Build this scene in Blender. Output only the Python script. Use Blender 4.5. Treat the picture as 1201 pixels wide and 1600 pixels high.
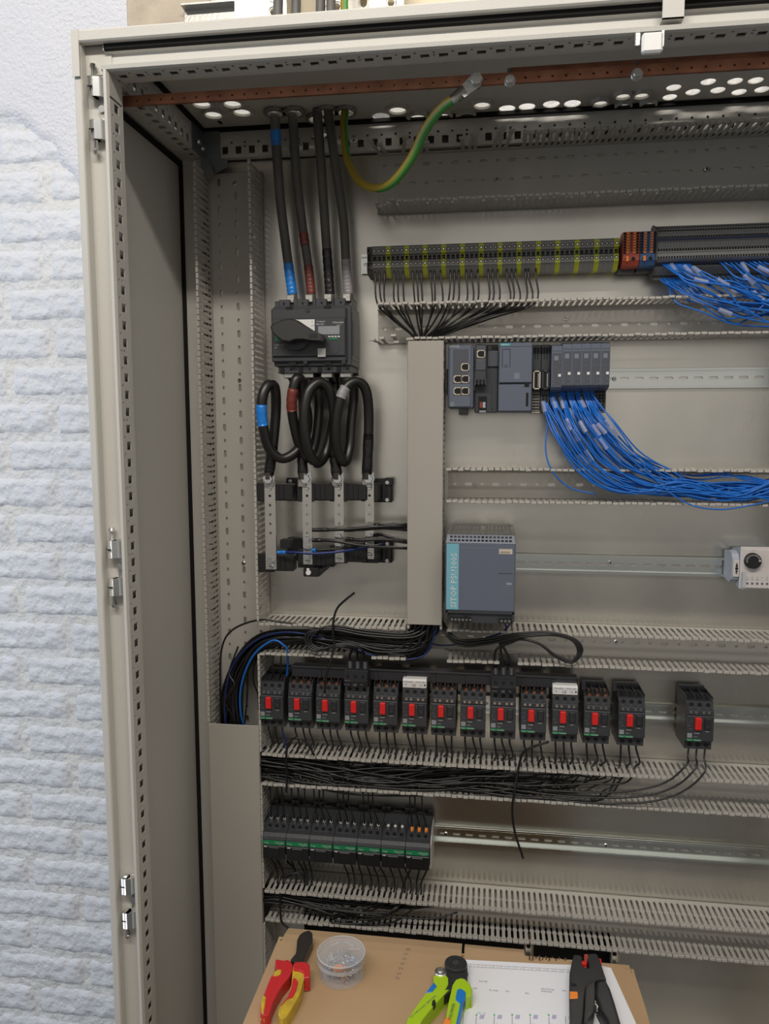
import bpy, math, random
from mathutils import Vector, Matrix
from mathutils.geometry import tessellate_polygon
for o in list(bpy.data.objects): bpy.data.objects.remove(o)
SC = bpy.context.scene; COL = SC.collection
random.seed(7)
OZ = 1.95                                   # all builders work in millimetres of the cabinet; z=0 is 1.95 m above the floor
# ------------------------------------------------------------------ camera
F, YAW, PITCH, ROLL = 1189.358, 0.13704, 0.10844, -0.00137
CAM = Vector((530.57, -1071.72, -450.91))
_r = Vector((math.cos(YAW), math.sin(YAW), 0))
_f = Vector((-math.sin(YAW)*math.cos(PITCH), math.cos(YAW)*math.cos(PITCH), -math.sin(PITCH)))
_u = _r.cross(_f)
R_ = _r*math.cos(ROLL)+_u*math.sin(ROLL); U_ = -_r*math.sin(ROLL)+_u*math.cos(ROLL)
cd = bpy.data.cameras.new('camera'); cam = bpy.data.objects.new('camera', cd); COL.objects.link(cam)
M = Matrix((R_, U_, -_f)).transposed().to_4x4(); M.translation = Vector((CAM.x*.001, CAM.y*.001, CAM.z*.001+OZ))
cam.matrix_world = M
cd.sensor_fit = 'HORIZONTAL'; cd.sensor_width = 36; cd.lens = 36*F/1201; cd.clip_start = .02
SC.camera = cam
def _ray(u, v): return R_*((u-600.5)/F)-U_*((v-800)/F)+_f
def P(u, v, Y):                             # survey helper: the point at depth Y (mm) measured from the photograph
    d = _ray(u, v); p = CAM+d*((Y-CAM.y)/d.y); return (p.x, p.y, p.z)
def PZ(u, v, Z):
    d = _ray(u, v); p = CAM+d*((Z-CAM.z)/d.z); return (p.x, p.y, p.z)
# ------------------------------------------------------------------ light
w = bpy.data.worlds.new('world'); SC.world = w; w.use_nodes = True
bg = w.node_tree.nodes['Background']; bg.inputs[0].default_value = (1.0, .965, .91, 1); bg.inputs[1].default_value = .42
def area(name, loc, target, sx, sy, power, col):
    l = bpy.data.lights.new(name, 'AREA'); l.shape = 'RECTANGLE'; l.size = sx; l.size_y = sy; l.energy = power; l.color = col
    o = bpy.data.objects.new(name, l); COL.objects.link(o); o.location = loc
    d = Vector(target)-Vector(loc); o.rotation_euler = d.to_track_quat('-Z', 'Y').to_euler(); return o
area('ceiling_tube_front', (.35, -1.5, 3.05), (.35, .3, 1.3), 2.2, .12, 44, (1, .94, .86))
area('ceiling_tube_rear', (.6, .15, 3.3), (.5, .3, 2.0), 2.4, .15, 11, (1, .96, .9))
area('window_light', (-2.6, -.9, 1.7), (-.4, .4, 1.2), 1.6, 1.8, 34, (.58, .76, 1))
SC.view_settings.view_transform = 'Standard'; SC.view_settings.look = 'None'
SC.view_settings.exposure = 0; SC.view_settings.gamma = 1; SC.view_settings.use_curve_mapping = False
# ------------------------------------------------------------------ materials
def mat(name, col, rough=.5, metal=0, bump=None, var=None, alpha=1, trans=0, stretch=None, spec=None, rvar=0):
    m = bpy.data.materials.new(name); m.use_nodes = True; N = m.node_tree; b = N.nodes['Principled BSDF']; L = N.links.new
    b.inputs['Base Color'].default_value = (*col, 1); b.inputs['Roughness'].default_value = rough; b.inputs['Metallic'].default_value = metal
    b.inputs['Alpha'].default_value = alpha; b.inputs['Transmission Weight'].default_value = trans
    if spec is not None: b.inputs['Specular IOR Level'].default_value = spec
    if bump or var or rvar:
        tc = N.nodes.new('ShaderNodeTexCoord'); mp = N.nodes.new('ShaderNodeMapping'); L(tc.outputs['Object'], mp.inputs[0])
        if stretch: mp.inputs['Scale'].default_value = stretch
    if bump:
        n = N.nodes.new('ShaderNodeTexNoise'); n.inputs['Scale'].default_value = bump[0]; n.inputs['Detail'].default_value = bump[2] if len(bump) > 2 else 3
        L(mp.outputs[0], n.inputs[0]); bp = N.nodes.new('ShaderNodeBump'); bp.inputs['Strength'].default_value = bump[1]; bp.inputs['Distance'].default_value = .002 if len(bump) < 4 else bump[3]
        L(n.outputs[0], bp.inputs['Height']); L(bp.outputs[0], b.inputs['Normal'])
    if var or rvar:
        n = N.nodes.new('ShaderNodeTexNoise'); n.inputs['Scale'].default_value = var[0] if var else 4; n.inputs['Detail'].default_value = 5; L(mp.outputs[0], n.inputs[0])
        if var:
            r = N.nodes.new('ShaderNodeValToRGB'); r.color_ramp.elements[0].position = .35; r.color_ramp.elements[1].position = .65
            r.color_ramp.elements[0].color = (*var[1], 1); r.color_ramp.elements[1].color = (*col, 1); L(n.outputs[0], r.inputs[0]); L(r.outputs[0], b.inputs['Base Color'])
        if rvar:
            q = N.nodes.new('ShaderNodeMapRange'); q.inputs[3].default_value = rough-rvar; q.inputs[4].default_value = rough+rvar; L(n.outputs[0], q.inputs[0]); L(q.outputs[0], b.inputs['Roughness'])
    return m
G = {}
G['ral'] = mat('light_grey_powder_coat', (.535, .515, .47), .42, bump=(900, .25))
G['duct'] = mat('grey_duct_plastic', (.42, .398, .358), .42)
G['cover'] = mat('grey_duct_cover_plastic', (.37, .345, .305), .5, var=(3, (.35, .325, .285)))
G['zinc'] = mat('galvanised_sheet', (.77, .74, .67), .28, .94, bump=(9, .10, 6, .01), var=(3, (.60, .58, .53)), stretch=(1, 1, .45), rvar=.10)
G['rail'] = mat('zinc_rail', (.80, .83, .79), .2, 1, rvar=.06)
G['steel'] = mat('bright_steel', (.74, .74, .73), .22, 1)
G['dullsteel'] = mat('dull_steel', (.42, .41, .38), .4, .9, bump=(200, .2))
G['copper'] = mat('tarnished_copper', (.38, .165, .095), .42, .75, var=(30, (.25, .105, .065)))
G['gasket'] = mat('black_gasket', (.012, .011, .010), .8, spec=.15)
G['bracket'] = mat('blue_grey_zinc', (.26, .29, .31), .4, .8)
G['black'] = mat('black_plastic', (.012, .012, .013), .38)
G['hole'] = mat('dark_hole', (.003, .003, .003), .8)
G['char'] = mat('charcoal_plastic', (.036, .038, .043), .42, bump=(600, .1))
G['char2'] = mat('dark_device_plastic', (.022, .023, .027), .4)
G['handle'] = mat('handle_plastic', (.03, .029, .028), .42)
G['sie'] = mat('blue_grey_plastic', (.105, .12, .16), .42)
G['sie2'] = mat('dark_blue_grey_plastic', (.065, .07, .085), .42)
G['sie3'] = mat('dark_grey_base', (.038, .040, .046), .45)
G['ivory'] = mat('ivory_plastic', (.52, .46, .36), .45)
G['faint'] = mat('faint_print', (.17, .185, .22), .5)
G['teal'] = mat('teal_label', (.16, .38, .46), .4)
G['teal2'] = mat('teal_badge', (.02, .30, .32), .4)
G['white'] = mat('white_plastic', (.72, .71, .69), .4)
G['wtxt'] = mat('white_print', (.62, .62, .60), .5)
G['gtxt'] = mat('grey_print', (.24, .25, .27), .5)
G['lgrey'] = mat('light_grey_device', (.56, .52, .50), .42)
G['bgrey'] = mat('pale_blue_grey_side', (.36, .39, .45), .45)
G['red'] = mat('red_button', (.62, .018, .015), .35)
G['green'] = mat('green_label', (.012, .20, .075), .4)
G['orange'] = mat('orange_plastic', (.75, .22, .03), .45)
G['ored'] = mat('orange_red_plastic', (.36, .055, .03), .45)
G['dred'] = mat('red_terminal', (.23, .035, .022), .5)
G['dblue'] = mat('blue_terminal', (.035, .10, .24), .5)
G['navy'] = mat('navy_bridge', (.022, .030, .075), .45)
G['term'] = mat('grey_terminal', (.23, .225, .215), .5)
G['term2'] = mat('dark_grey_terminal', (.06, .058, .055), .5)
G['gy_y'] = mat('yellow_terminal', (.50, .53, .03), .5)
G['gy_g'] = mat('green_terminal', (.24, .38, .04), .5)
G['cable'] = mat('black_rubber_cable', (.012, .011, .010), .36)
G['wire'] = mat('black_wire', (.010, .010, .010), .3)
G['oldcable'] = mat('dark_grey_cable', (.105, .10, .09), .5, var=(25, (.08, .076, .07)))
G['greycable'] = mat('grey_cable', (.26, .24, .22), .5)
G['tblue'] = mat('blue_tape', (.012, .19, .62), .3, bump=(90, .5))
G['tbrown'] = mat('brown_tape', (.155, .032, .022), .33, bump=(90, .5))
G['tblack'] = mat('black_tape', (.010, .010, .010), .25, bump=(90, .6))
G['tgrey'] = mat('grey_tape', (.27, .26, .27), .4, bump=(90, .5))
G['blue'] = mat('blue_wire', (.008, .13, .50), .36)
G['dkblue'] = mat('dark_blue_wire', (.008, .022, .13), .32)
G['ey'] = mat('earth_yellow', (.33, .235, .02), .4)
G['eg'] = mat('earth_green', (.05, .23, .03), .4)
G['clear'] = mat('clear_sleeve', (.72, .74, .86), .15, alpha=.28)
G['tin'] = mat('translucent_tub', (.5, .5, .5), .15, alpha=.22)
G['tinlid'] = mat('translucent_lid', (.6, .6, .62), .15, alpha=.2)
G['rim'] = mat('frosted_rim', (.55, .55, .55), .3, alpha=.5)
G['plug'] = mat('translucent_white_plug', (.8, .8, .78), .5, trans=.6)
_n = G['plug'].node_tree; _t = _n.nodes.new('ShaderNodeBsdfTranslucent'); _t.inputs[0].default_value = (.62, .62, .60, 1); _m = _n.nodes.new('ShaderNodeMixShader'); _m.inputs[0].default_value = .75
G['plug'].node_tree.nodes['Principled BSDF'].inputs['Transmission Weight'].default_value = 0
_n.links.new(_n.nodes['Principled BSDF'].outputs[0], _m.inputs[1]); _n.links.new(_t.outputs[0], _m.inputs[2]); _n.links.new(_m.outputs[0], _n.nodes['Material Output'].inputs[0])
G['card'] = mat('brown_cardboard', (.40, .265, .145), .75, var=(6, (.37, .24, .13)), bump=(120, .15))
G['card2'] = mat('cardboard_edge', (.25, .16, .09), .85)
G['paper'] = mat('white_paper', (.74, .74, .77), .6)
G['ink'] = mat('pencil_and_print', (.10, .10, .12), .7)
G['inkb'] = mat('blue_ink', (.06, .06, .35), .7)
G['inkg'] = mat('green_ink', (.04, .4, .12), .7)
G['yellow'] = mat('yellow_grip', (.55, .37, .025), .45, var=(60, (.40, .26, .03)))
G['rgrip'] = mat('red_grip', (.48, .018, .022), .35)
G['lime'] = mat('lime_grip', (.33, .50, .012), .4)
G['bgrip'] = mat('blue_grip', (.012, .16, .48), .4)
G['forged'] = mat('forged_steel', (.07, .062, .055), .35, .7)
G['bphos'] = mat('black_tool_steel', (.035, .035, .037), .4, .3)
G['brick'] = mat('white_painted_brick', (.66, .67, .71), .6, var=(9, (.64, .65, .68)), bump=(38, 1.0, 9, .010))
G['mortar'] = mat('white_painted_mortar', (.66, .665, .69), .7, var=(7, (.68, .67, .65)), bump=(45, 1.0, 9, .010))
G['plaster'] = mat('white_plaster', (.64, .64, .68), .7, bump=(160, .9, 6, .004))
G['beam'] = mat('bare_concrete', (.52, .44, .34), .85, var=(20, (.42, .35, .27)), bump=(150, .5))
G['cream'] = mat('cream_wall', (.80, .70, .52), .8)
G['floor'] = mat('grey_floor', (.105, .105, .105), .6, var=(4, (.085, .085, .085)))
# ------------------------------------------------------------------ mesh builder
def V(p): return (p[0]*.001, p[1]*.001, p[2]*.001+OZ)
_TX = {}
def glyphs(s):
    if s not in _TX:
        c = bpy.data.curves.new('t', 'FONT'); c.body = s; c.resolution_u = 1; c.size = 1
        o = bpy.data.objects.new('t', c); me = bpy.data.meshes.new_from_object(o)
        _TX[s] = ([tuple(v.co[:2]) for v in me.vertices], [tuple(p.vertices) for p in me.polygons])
        bpy.data.objects.remove(o); bpy.data.curves.remove(c); bpy.data.meshes.remove(me)
    return _TX[s]
class MB:
    def __init__(s, *mats):
        s.v = []; s.f = []; s.mi = []; s.s = []; s.mats = [G[m] for m in mats] if mats else []; s.m = 0
    def use(s, name):
        m = G[name]
        if m not in s.mats: s.mats.append(m)
        s.m = s.mats.index(m); return s
    def add(s, vs, fs, sm=False):
        b = len(s.v); s.v += [tuple(v) for v in vs]
        for f in fs: s.f.append(tuple(i+b for i in f)); s.mi.append(s.m); s.s.append(sm)
        return s
    def box(s, x0, x1, y0, y1, z0, z1, c=0):
        if c <= 0:
            v = [(x, y, z) for x in (x0, x1) for y in (y0, y1) for z in (z0, z1)]
            return s.add(v, [(0, 1, 3, 2), (4, 6, 7, 5), (0, 4, 5, 1), (2, 3, 7, 6), (0, 2, 6, 4), (1, 5, 7, 3)])
        X, Y, Z = (x0, x1), (y0, y1), (z0, z1); idx = {}; v = []
        for i in (0, 1):
            for j in (0, 1):
                for k in (0, 1):
                    for a in range(3):
                        p = [X[i], Y[j], Z[k]]
                        for b, q in enumerate((i, j, k)):
                            if b != a: p[b] += c if q == 0 else -c
                        idx[i, j, k, a] = len(v); v.append(p)
        fs = []
        for a in range(3):
            b, d = [(1, 2), (0, 2), (0, 1)][a]
            for q in (0, 1):
                r = []
                for (m, n) in ((0, 0), (1, 0), (1, 1), (0, 1)):
                    t = [0, 0, 0]; t[a] = q; t[b] = m; t[d] = n; r.append(idx[t[0], t[1], t[2], a])
                fs.append(r)
            for m in (0, 1):
                for n in (0, 1):
                    t0 = [0, 0, 0]; t1 = [0, 0, 0]; t0[b] = t1[b] = m; t0[d] = t1[d] = n; t1[a] = 1
                    fs.append((idx[(*t0, b)], idx[(*t0, d)], idx[(*t1, d)], idx[(*t1, b)]))
        for i in (0, 1):
            for j in (0, 1):
                for k in (0, 1): fs.append((idx[i, j, k, 0], idx[i, j, k, 1], idx[i, j, k, 2]))
        return s.add(v, fs)
    def cyl(s, a, b, r, n=12, r2=None, cap=True, sm=True, ph=0):
        a = Vector(a); b = Vector(b); r2 = r if r2 is None else r2
        d = (b-a).normalized(); t = Vector((0, 0, 1)) if abs(d.z) < .9 else Vector((1, 0, 0))
        e = d.cross(t).normalized(); g = d.cross(e)
        v = []
        for c, q in ((a, r), (b, r2)):
            for i in range(n):
                w = 2*math.pi*i/n+ph; v.append(c+e*(q*math.cos(w))+g*(q*math.sin(w)))
        s.add(v, [(i, (i+1) % n, n+(i+1) % n, n+i) for i in range(n)], sm)
        if cap: b0 = len(s.v)-2*n; s.f += [tuple(b0+i for i in range(n)), tuple(b0+n+i for i in range(n))]; s.mi += [s.m]*2; s.s += [False]*2
        return s
    def tube(s, pts, r, n=8, flat=1, cap=True):
        pts = [Vector(p) for p in pts]; m = len(pts)
        rs = r if isinstance(r, (list, tuple)) else [r]*m
        T = [(pts[min(i+1, m-1)]-pts[max(i-1, 0)]).normalized() for i in range(m)]
        t = Vector((0, 0, 1)) if abs(T[0].z) < .9 else Vector((1, 0, 0))
        if flat != 1: t = Vector((0, 0, 1))
        e = (t-T[0]*t.dot(T[0])).normalized(); v = []
        for i in range(m):
            if flat != 1: e = Vector((0, 0, 1))
            e = (e-T[i]*e.dot(T[i])).normalized(); g = T[i].cross(e)
            for k in range(n):
                w = 2*math.pi*k/n; v.append(pts[i]+e*(rs[i]*flat*math.cos(w))+g*(rs[i]*math.sin(w)))
        s.add(v, [(i*n+k, i*n+(k+1) % n, (i+1)*n+(k+1) % n, (i+1)*n+k) for i in range(m-1) for k in range(n)], True)
        if cap:
            b0 = len(s.v)-m*n; s.f += [tuple(b0+k for k in range(n)), tuple(b0+(m-1)*n+k for k in range(n))]; s.mi += [s.m]*2; s.s += [False]*2
        return s
    def prism(s, poly, ax, a0, a1, sm=False):
        n = len(poly)
        mp = {'x': lambda p, q: (q, p[0], p[1]), 'y': lambda p, q: (p[0], q, p[1]), 'z': lambda p, q: (p[0], p[1], q)}[ax]
        v = [mp(p, a0) for p in poly]+[mp(p, a1) for p in poly]
        s.add(v, [(i, (i+1) % n, n+(i+1) % n, n+i) for i in range(n)], sm)
        b = len(s.v)-2*n; tri = tessellate_polygon([[Vector((p[0], p[1], 0)) for p in poly]])
        for o in (0, n):
            for t in tri: s.f.append(tuple(b+o+i for i in t)); s.mi.append(s.m); s.s.append(False)
        return s
    def sheet(s, line, ax, a0, a1):           # open folded sheet
        mp = {'x': lambda p, q: (q, p[0], p[1]), 'z': lambda p, q: (p[0], p[1], q), 'y': lambda p, q: (p[0], q, p[1])}[ax]
        n = len(line); return s.add([mp(p, a0) for p in line]+[mp(p, a1) for p in line], [(i, i+1, n+i+1, n+i) for i in range(n-1)])
    def plate(s, outer, holes, mp, t):        # flat plate with real holes; mp(u,v,w)->xyz, w = 0 front, t back
        loops = [outer]+holes; tri = tessellate_polygon([[Vector((*p, 0)) for p in l] for l in loops]); flat = [p for l in loops for p in l]; n = len(flat)
        s.add([mp(*p, 0) for p in flat], tri)
        fs = []; o = 0
        for l in loops:
            k = len(l); fs += [(o+i, o+(i+1) % k, n+o+(i+1) % k, n+o+i) for i in range(k)]; o += k
        s.add([mp(*p, 0) for p in flat]+[mp(*p, t) for p in flat], fs)
        return s.add([mp(*p, t) for p in flat], tri)
    def text(s, txt, size, x, y, z, rot=0, ax='y', center=False):
        vs, fs = glyphs(txt); c, d = math.cos(rot), math.sin(rot)
        if center and vs: cx = (min(v[0] for v in vs)+max(v[0] for v in vs))/2
        else: cx = 0
        q = []
        for a, b in vs:
            a = (a-cx)*size; b *= size; X, Z = a*c-b*d, a*d+b*c
            q.append((x+X, y, z+Z) if ax == 'y' else (x+X, y+Z, z))
        return s.add(q, fs)
    def build(s, name, parent=None, o=(0, 0, 0)):
        me = bpy.data.meshes.new(name); me.from_pydata([((v[0]-o[0])*.001, (v[1]-o[1])*.001, (v[2]-o[2])*.001) for v in s.v], [], s.f)
        for m in s.mats: me.materials.append(m)
        me.polygons.foreach_set('material_index', s.mi); me.polygons.foreach_set('use_smooth', s.s); me.update()
        ob = bpy.data.objects.new(name, me); COL.objects.link(ob)
        if parent: ob.parent = parent
        else: ob.location = V(o)
        return ob
def circ(x, y, r, n=10, ph=0, ry=None):
    ry = r if ry is None else ry
    return [(x+r*math.cos(2*math.pi*i/n+ph), y+ry*math.sin(2*math.pi*i/n+ph)) for i in range(n)]
def rect(x, y, a, b): return [(x-a, y-b), (x+a, y-b), (x+a, y+b), (x-a, y+b)]
def slot(x, y, l, r):                         # long hole along x
    q = [(x+l/2-r+r*math.cos(t), y+r*math.sin(t)) for t in [math.pi*(-.5+i/4) for i in range(5)]]
    return q+[(x-l/2+r+r*math.cos(t), y+r*math.sin(t)) for t in [math.pi*(.5+i/4) for i in range(5)]]
def swap(ps): return [(b, a) for a, b in ps]
def tag(o, label=None, cat=None, group=None, kind=None):
    if label: o['label'] = label
    if cat: o['category'] = cat
    if group: o['group'] = group
    if kind: o['kind'] = kind
    return o
def thing(name, label, cat, o, group=None):
    e = bpy.data.objects.new(name, None); COL.objects.link(e); e.location = V(o); e.empty_display_size = .02
    return tag(e, label, cat, group)
def copy_tree(o, parent=None):
    c = o.copy(); COL.objects.link(c)
    if parent: c.parent = parent
    for ch in list(o.children): copy_tree(ch, c)
    return c
def spl(pts, k=6):
    p = [Vector(q) for q in pts]; p = [p[0]*2-p[1]]+p+[p[-1]*2-p[-2]]; out = []
    for i in range(1, len(p)-2):
        a, b, c, d = p[i-1:i+3]
        for j in range(k):
            t = j/k; out.append(.5*((2*b)+(c-a)*t+(2*a-5*b+4*c-d)*t*t+(3*b-3*c+d-a)*t**3))
    out.append(p[-2]); return out
# ------------------------------------------------------------------ setting: floor and painted brick wall
YW = 430
tag(MB('floor').box(-6000, 6500, -8000, YW+120, -1990, -1950).build('floor', o=(0, 0, -1950)), 'grey workshop floor under the cabinet', 'floor', kind='structure')
wall = MB('mortar').box(-2500, 2600, YW+4, YW+110, -1950, 1500)
from mathutils import noise
wall = tag(wall.build('wall_back', o=(0, YW, -1950)), 'white painted brick wall behind the cabinet', 'wall', kind='structure')
def relief(mt, x0, x1, z0, z1, st, fn):
    b = MB(mt); nx = int((x1-x0)/st); nz = int((z1-z0)/st); vs = []; fs = []
    for i in range(nx+1):
        for k in range(nz+1): x = x0+(x1-x0)*i/nx; z = z0+(z1-z0)*k/nz; vs.append((x, fn(x, z), z))
    for i in range(nx):
        for k in range(nz): a = i*(nz+1)+k; fs.append((a, a+nz+1, a+nz+2, a+1))
    return b.add(vs, fs, True)
N3 = lambda x, z, f, s_: noise.noise(Vector((x*f, z*f, s_)))
mo = relief('mortar', -1150, 10, -1950, 260, 11, lambda x, z: YW+.4+2.6*N3(x, z, .012, 3)+2.2*N3(x, z, .05, 8)+1.2*N3(x, z, .11, 4))
mo.build('mortar_coat', wall, (0, YW, -1950))
def slabmesh(L, H, seed, nx=18, nz=7, amp=3.4, mt='brick'):
    b = MB(mt); vs = []; fs = []
    for i in range(nx+1):
        for k in range(nz+1):
            x, z = L*i/nx, H*k/nz; e = min(x, L-x, z, H-z)
            y = -3.3+4*max(0, 1-e/6)**2+amp*noise.noise(Vector((x*.03+seed*9, z*.05, seed)))+2.4*noise.noise(Vector((x*.10+seed*9, z*.13, seed+5)))
            if e == 0: y = 5
            vs.append((x+3*noise.noise(Vector((z*.06, seed, i == 0))) if i in (0, nx) else x, y, z+2.5*noise.noise(Vector((x*.04, seed+3, k == 0))) if k in (0, nz) else z))
    for i in range(nx):
        for k in range(nz): a = i*(nz+1)+k; fs.append((a, a+nz+1, a+nz+2, a+1))
    b.add(vs, fs, True); return b
def brick_obj(me_or, x, z):
    o = bpy.data.objects.new('brick', me_or); COL.objects.link(o); o.parent = wall
    o.location = (x*.001, .0, (z+1950)*.001); return o
tmpl = []
for i in range(10):
    o = slabmesh(212, 70, i+1).build('brick'); tmpl.append(o.data); bpy.data.objects.remove(o)
half = []
for i in range(4):
    o = slabmesh(98, 64, i+21, nx=6).build('brick'); half.append(o.data); bpy.data.objects.remove(o)
zrow = -1949; r = 0
while zrow < 430:
    x = -1130-(108 if r % 2 else 0)+random.uniform(-8, 8)
    while x < 1250:
        if not (x > -20 and x < 1060 and zrow < 20):
            plastered = zrow > 205 or (x > -290 and zrow > -30) or (x > -400 and zrow > 160)
            if not plastered or x > 1100: brick_obj(random.choice(tmpl), x, zrow)
        x += 218
    zrow += 78.2; r += 1
# smooth plaster coat over the top of the wall and bare concrete beam
def pfn(x, z):
    b = 150+60*N3(x, z, .006, 1)+18*N3(x, z, .03, 2)+6*N3(x, z, .08, 3)-(max(0, x+420)*1.25 if x > -420 else 0)
    t = max(0, min(1, (z-b)/45)); t = t*t*(3-2*t)
    return YW+6-15*t-2.2*t*N3(x, z, .01, 9)-1.0*N3(x, z, .07, 5)
pl = relief('plaster', -1150, -4, -150, 1500, 10, pfn)
tag(pl.build('plaster_coat', parent=None, o=(-600, YW, 0)), 'rough white plaster coat covering the upper brick courses', 'plaster', kind='structure')
bm = MB('beam').box(-178, -8, YW-14, YW+6, 250, 1500, 3)
tag(bm.build('trim_1', o=(-90, YW, 250)), 'bare sandy concrete patch above the cabinet corner', 'concrete', kind='structure')
cw = MB('cream').box(-8, 1700, YW-6, YW+5, 250, 1500)
tag(cw.build('trim_2', o=(800, YW, 250)), 'cream painted wall strip above the cabinet', 'wall', kind='structure')
# ------------------------------------------------------------------ the enclosure
CX1 = 1110                                   # inner right side of the cabinet
cab = thing('enclosure', 'light grey open steel control cabinet with perforated frame and no door', 'cabinet', (0, 0, -1950))
O = (0, 0, -1950)
def part(mb, name, parent=cab, label=None, o=O): return tag(mb.build(name, parent, o), label)
def holes_strip(mb, a0, n, pitch, w0, w1, sq, dot, dots2, mp, t=1.5, hw=6, hh=5, seg=1):
    for i in range(n):
        c = a0+i*pitch; hs = [rect(c, sq, hw, hh), circ(c+pitch/2-.01, dot, 2.3, 6)]
        if i % 4 == 1: hs.append(circ(c+pitch/2-.01, dots2, 2.3, 6))
        mb.plate([(c-pitch/2+3.5, w0), (c+pitch/2+3.5, w0), (c+pitch/2+3.5, w1), (c-pitch/2+3.5, w1)], hs, mp, t)
# left front post
m = MB('ral'); m.sheet([(-50, 26), (-50, -20), (-48, -22), (-40, -22), (-38.5, -20), (-38, -6), (-10, -6)], 'z', -1890, 62); m.sheet([(-10, -6), (-8.5, -19), (-6, -23), (-2, -23), (0, -18)], 'z', -1890, 44)
m.sheet([(0, 20), (-36, 20), (-36, 28), (-50, 28)], 'z', -1890, 62)
holes_strip(m, 0, 76, 25, -18.5, 20.5, 1, -10.5, -2, lambda u, v, w: (0-w, v, -u-0), 1.5, 6, 6.4)
m.box(-1.5, 0, -18.5, 20.5, 12, 43); part(m, 'front_post', label='left front post with a row of square holes')
m = MB('ral'); m.sheet([(CX1, 20), (CX1, -18), (CX1+2, -23), (CX1+8, -23), (CX1+10, -6), (CX1+38, -6), (CX1+39, -22), (CX1+50, -22), (CX1+50, 28), (CX1, 28)], 'z', -1890, 62); part(m, 'front_post')
# top front beam
m = MB('ral'); m.sheet([(-18.5, 42.5), (-23, 44), (-24, 49), (-21, 51), (-8, 52), (-6, 70), (-15, 73), (-15, 80)], 'x', -9, CX1+9)
m.sheet([(-14, 81), (-23, 81), (-25, 83), (-25, 95), (-22, 98), (20, 98)], 'x', -50, CX1+50); m.box(-50, -42, 20, 390, 94, 98); m.box(-50, -38.5, -20, -6, 62, 97); m.box(-50, 0, -8, -4, 44, 97)
m.sheet([(20, 43), (20, 92)], 'x', -38, CX1)
holes_strip(m, 12.8, 44, 25, -19, 20, 0, -9, -2, lambda u, v, w: (u, v, 43+w), 1.5, 6, 5)
m.box(-9, 4, -20, 20, 43, 44.5); part(m, 'top_beam', label='top front beam with a row of square holes')
m = MB('ral').sheet([(-50, -22.5), (-50, -25.5), (-39, -25.5), (-39, -22.5)], 'z', 36, 97); part(m, 'corner_cap')
m = MB('gasket'); m.box(-9, CX1, -16, -5, 72, 84, 2); part(m, 'gasket', label='black rubber seal under the top lip')
# left top depth rail
m = MB('ral'); mpu = lambda u, v, w: (v, u, 40+w)
for i in range(13):
    c = 22+i*25
    m.plate([(c-12.5, -36), (c+12.5, -36), (c+12.5, 4), (c-12.5, 4)], [rect(c, -7, 6, 5.5), circ(c+12.4-6, -19, 2.2, 6)], mpu, 1.5)
    m.plate([(c-12.5, 41), (c+12.5, 41), (c+12.5, 88), (c-12.5, 88)], [rect(c+6, 53, 5, 7), circ(c-6, 66, 2.2, 6)], lambda u, v, w: (4-w, u, v), 1.5)
part(m, 'depth_rail', label='perforated side rail running back under the roof')
# rear beam and rear post
m = MB('ral'); mpr = lambda u, v, w: (u, 325+w, v)
holes_strip(m, 46.1, 42, 25, 41, 90, 54, 67, 60, mpr, 1.5, 5.5, 6.5)
m.box(-36, 37, 325, 327, 41, 90); m.sheet([(325, 41), (334, 40), (336, 44)], 'x', -36, CX1); part(m, 'rear_beam', label='rear top beam with square punched holes')
m = MB('ral')
for i in range(76):
    c = -26.9-i*25
    m.plate([(-36, c+12.5), (9.4, c+12.5), (9.4, c-12.5), (-36, c-12.5)], [rect(1, c, 4.5, 6), circ(-12, c-12.4+6, 2.6, 8)], lambda u, v, w: (u, 325+w, v), 1.5)
m.box(-36, 9.4, 325, 327, -14, 41); m.box(8, 9.4, 325, 338, -1890, 41); part(m, 'rear_post', label='rear left post with punched slots')
m = MB('gasket'); m.box(-43, -35.5, 320, 330, -1890, 34); m.box(-43, -36, 20, 325, 29, 37); part(m, 'gasket', label='dark seal around the side panel')
m = MB('ral'); m.box(-45, -42, 24, 385, -1890, 94); m.box(-42, -36, 20, 24, 40, 94); part(m, 'side_panel', label='plain grey left side panel')
m = MB('ral'); m.box(CX1+40, CX1+43, 24, 385, -1890, 96); part(m, 'side_panel')
m = MB('ral'); m.box(-45, CX1+43, 385, 388, -1890, 96); part(m, 'rear_panel')
m = MB('ral'); m.box(-50, CX1+50, -22, 388, -1950, -1850, 2); m.box(-50, CX1+50, -22, 388, -1895, -1890); part(m, 'plinth')
# roof panel with cable entries
plugs = [(315, 158), (363, 158), (333, 175), (378, 171), (621, 168), (653, 180), (690, 178), (729, 178), (753, 160), (938, 157), (973, 146), (1002, 145), (974, 162), (1013, 160)]
opens = [(595, 182), (792, 170), (823, 167), (861, 163), (894, 162), (1052, 137), (1046, 152), (1082, 144), (1106, 128), (1121, 141), (1148, 127), (1154, 144), (1180, 126), (1190, 140), (1216, 125), (1226, 139)]
cabs = [(429, 172), (459, 171), (494, 181), (511, 170), (540, 170)]
RZ = 92
def rr(u): return 15 if u < 700 else (14 if u < 900 else 11.5)
hl = []; ctr = []
for (u, v) in plugs+opens+cabs:
    x, y, _ = PZ(u, v, RZ); r = rr(u)
    if (u, v) in cabs: r = 13
    for (X, Y, R) in ctr:
        d = math.hypot(x-X, y-Y)
        if d < r+R+1.5: x += (x-X)/d*(r+R+1.6-d); y += (y-Y)/d*(r+R+1.6-d)
    ctr.append((x, y, r)); hl.append(circ(x, y, r, 18))
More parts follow.
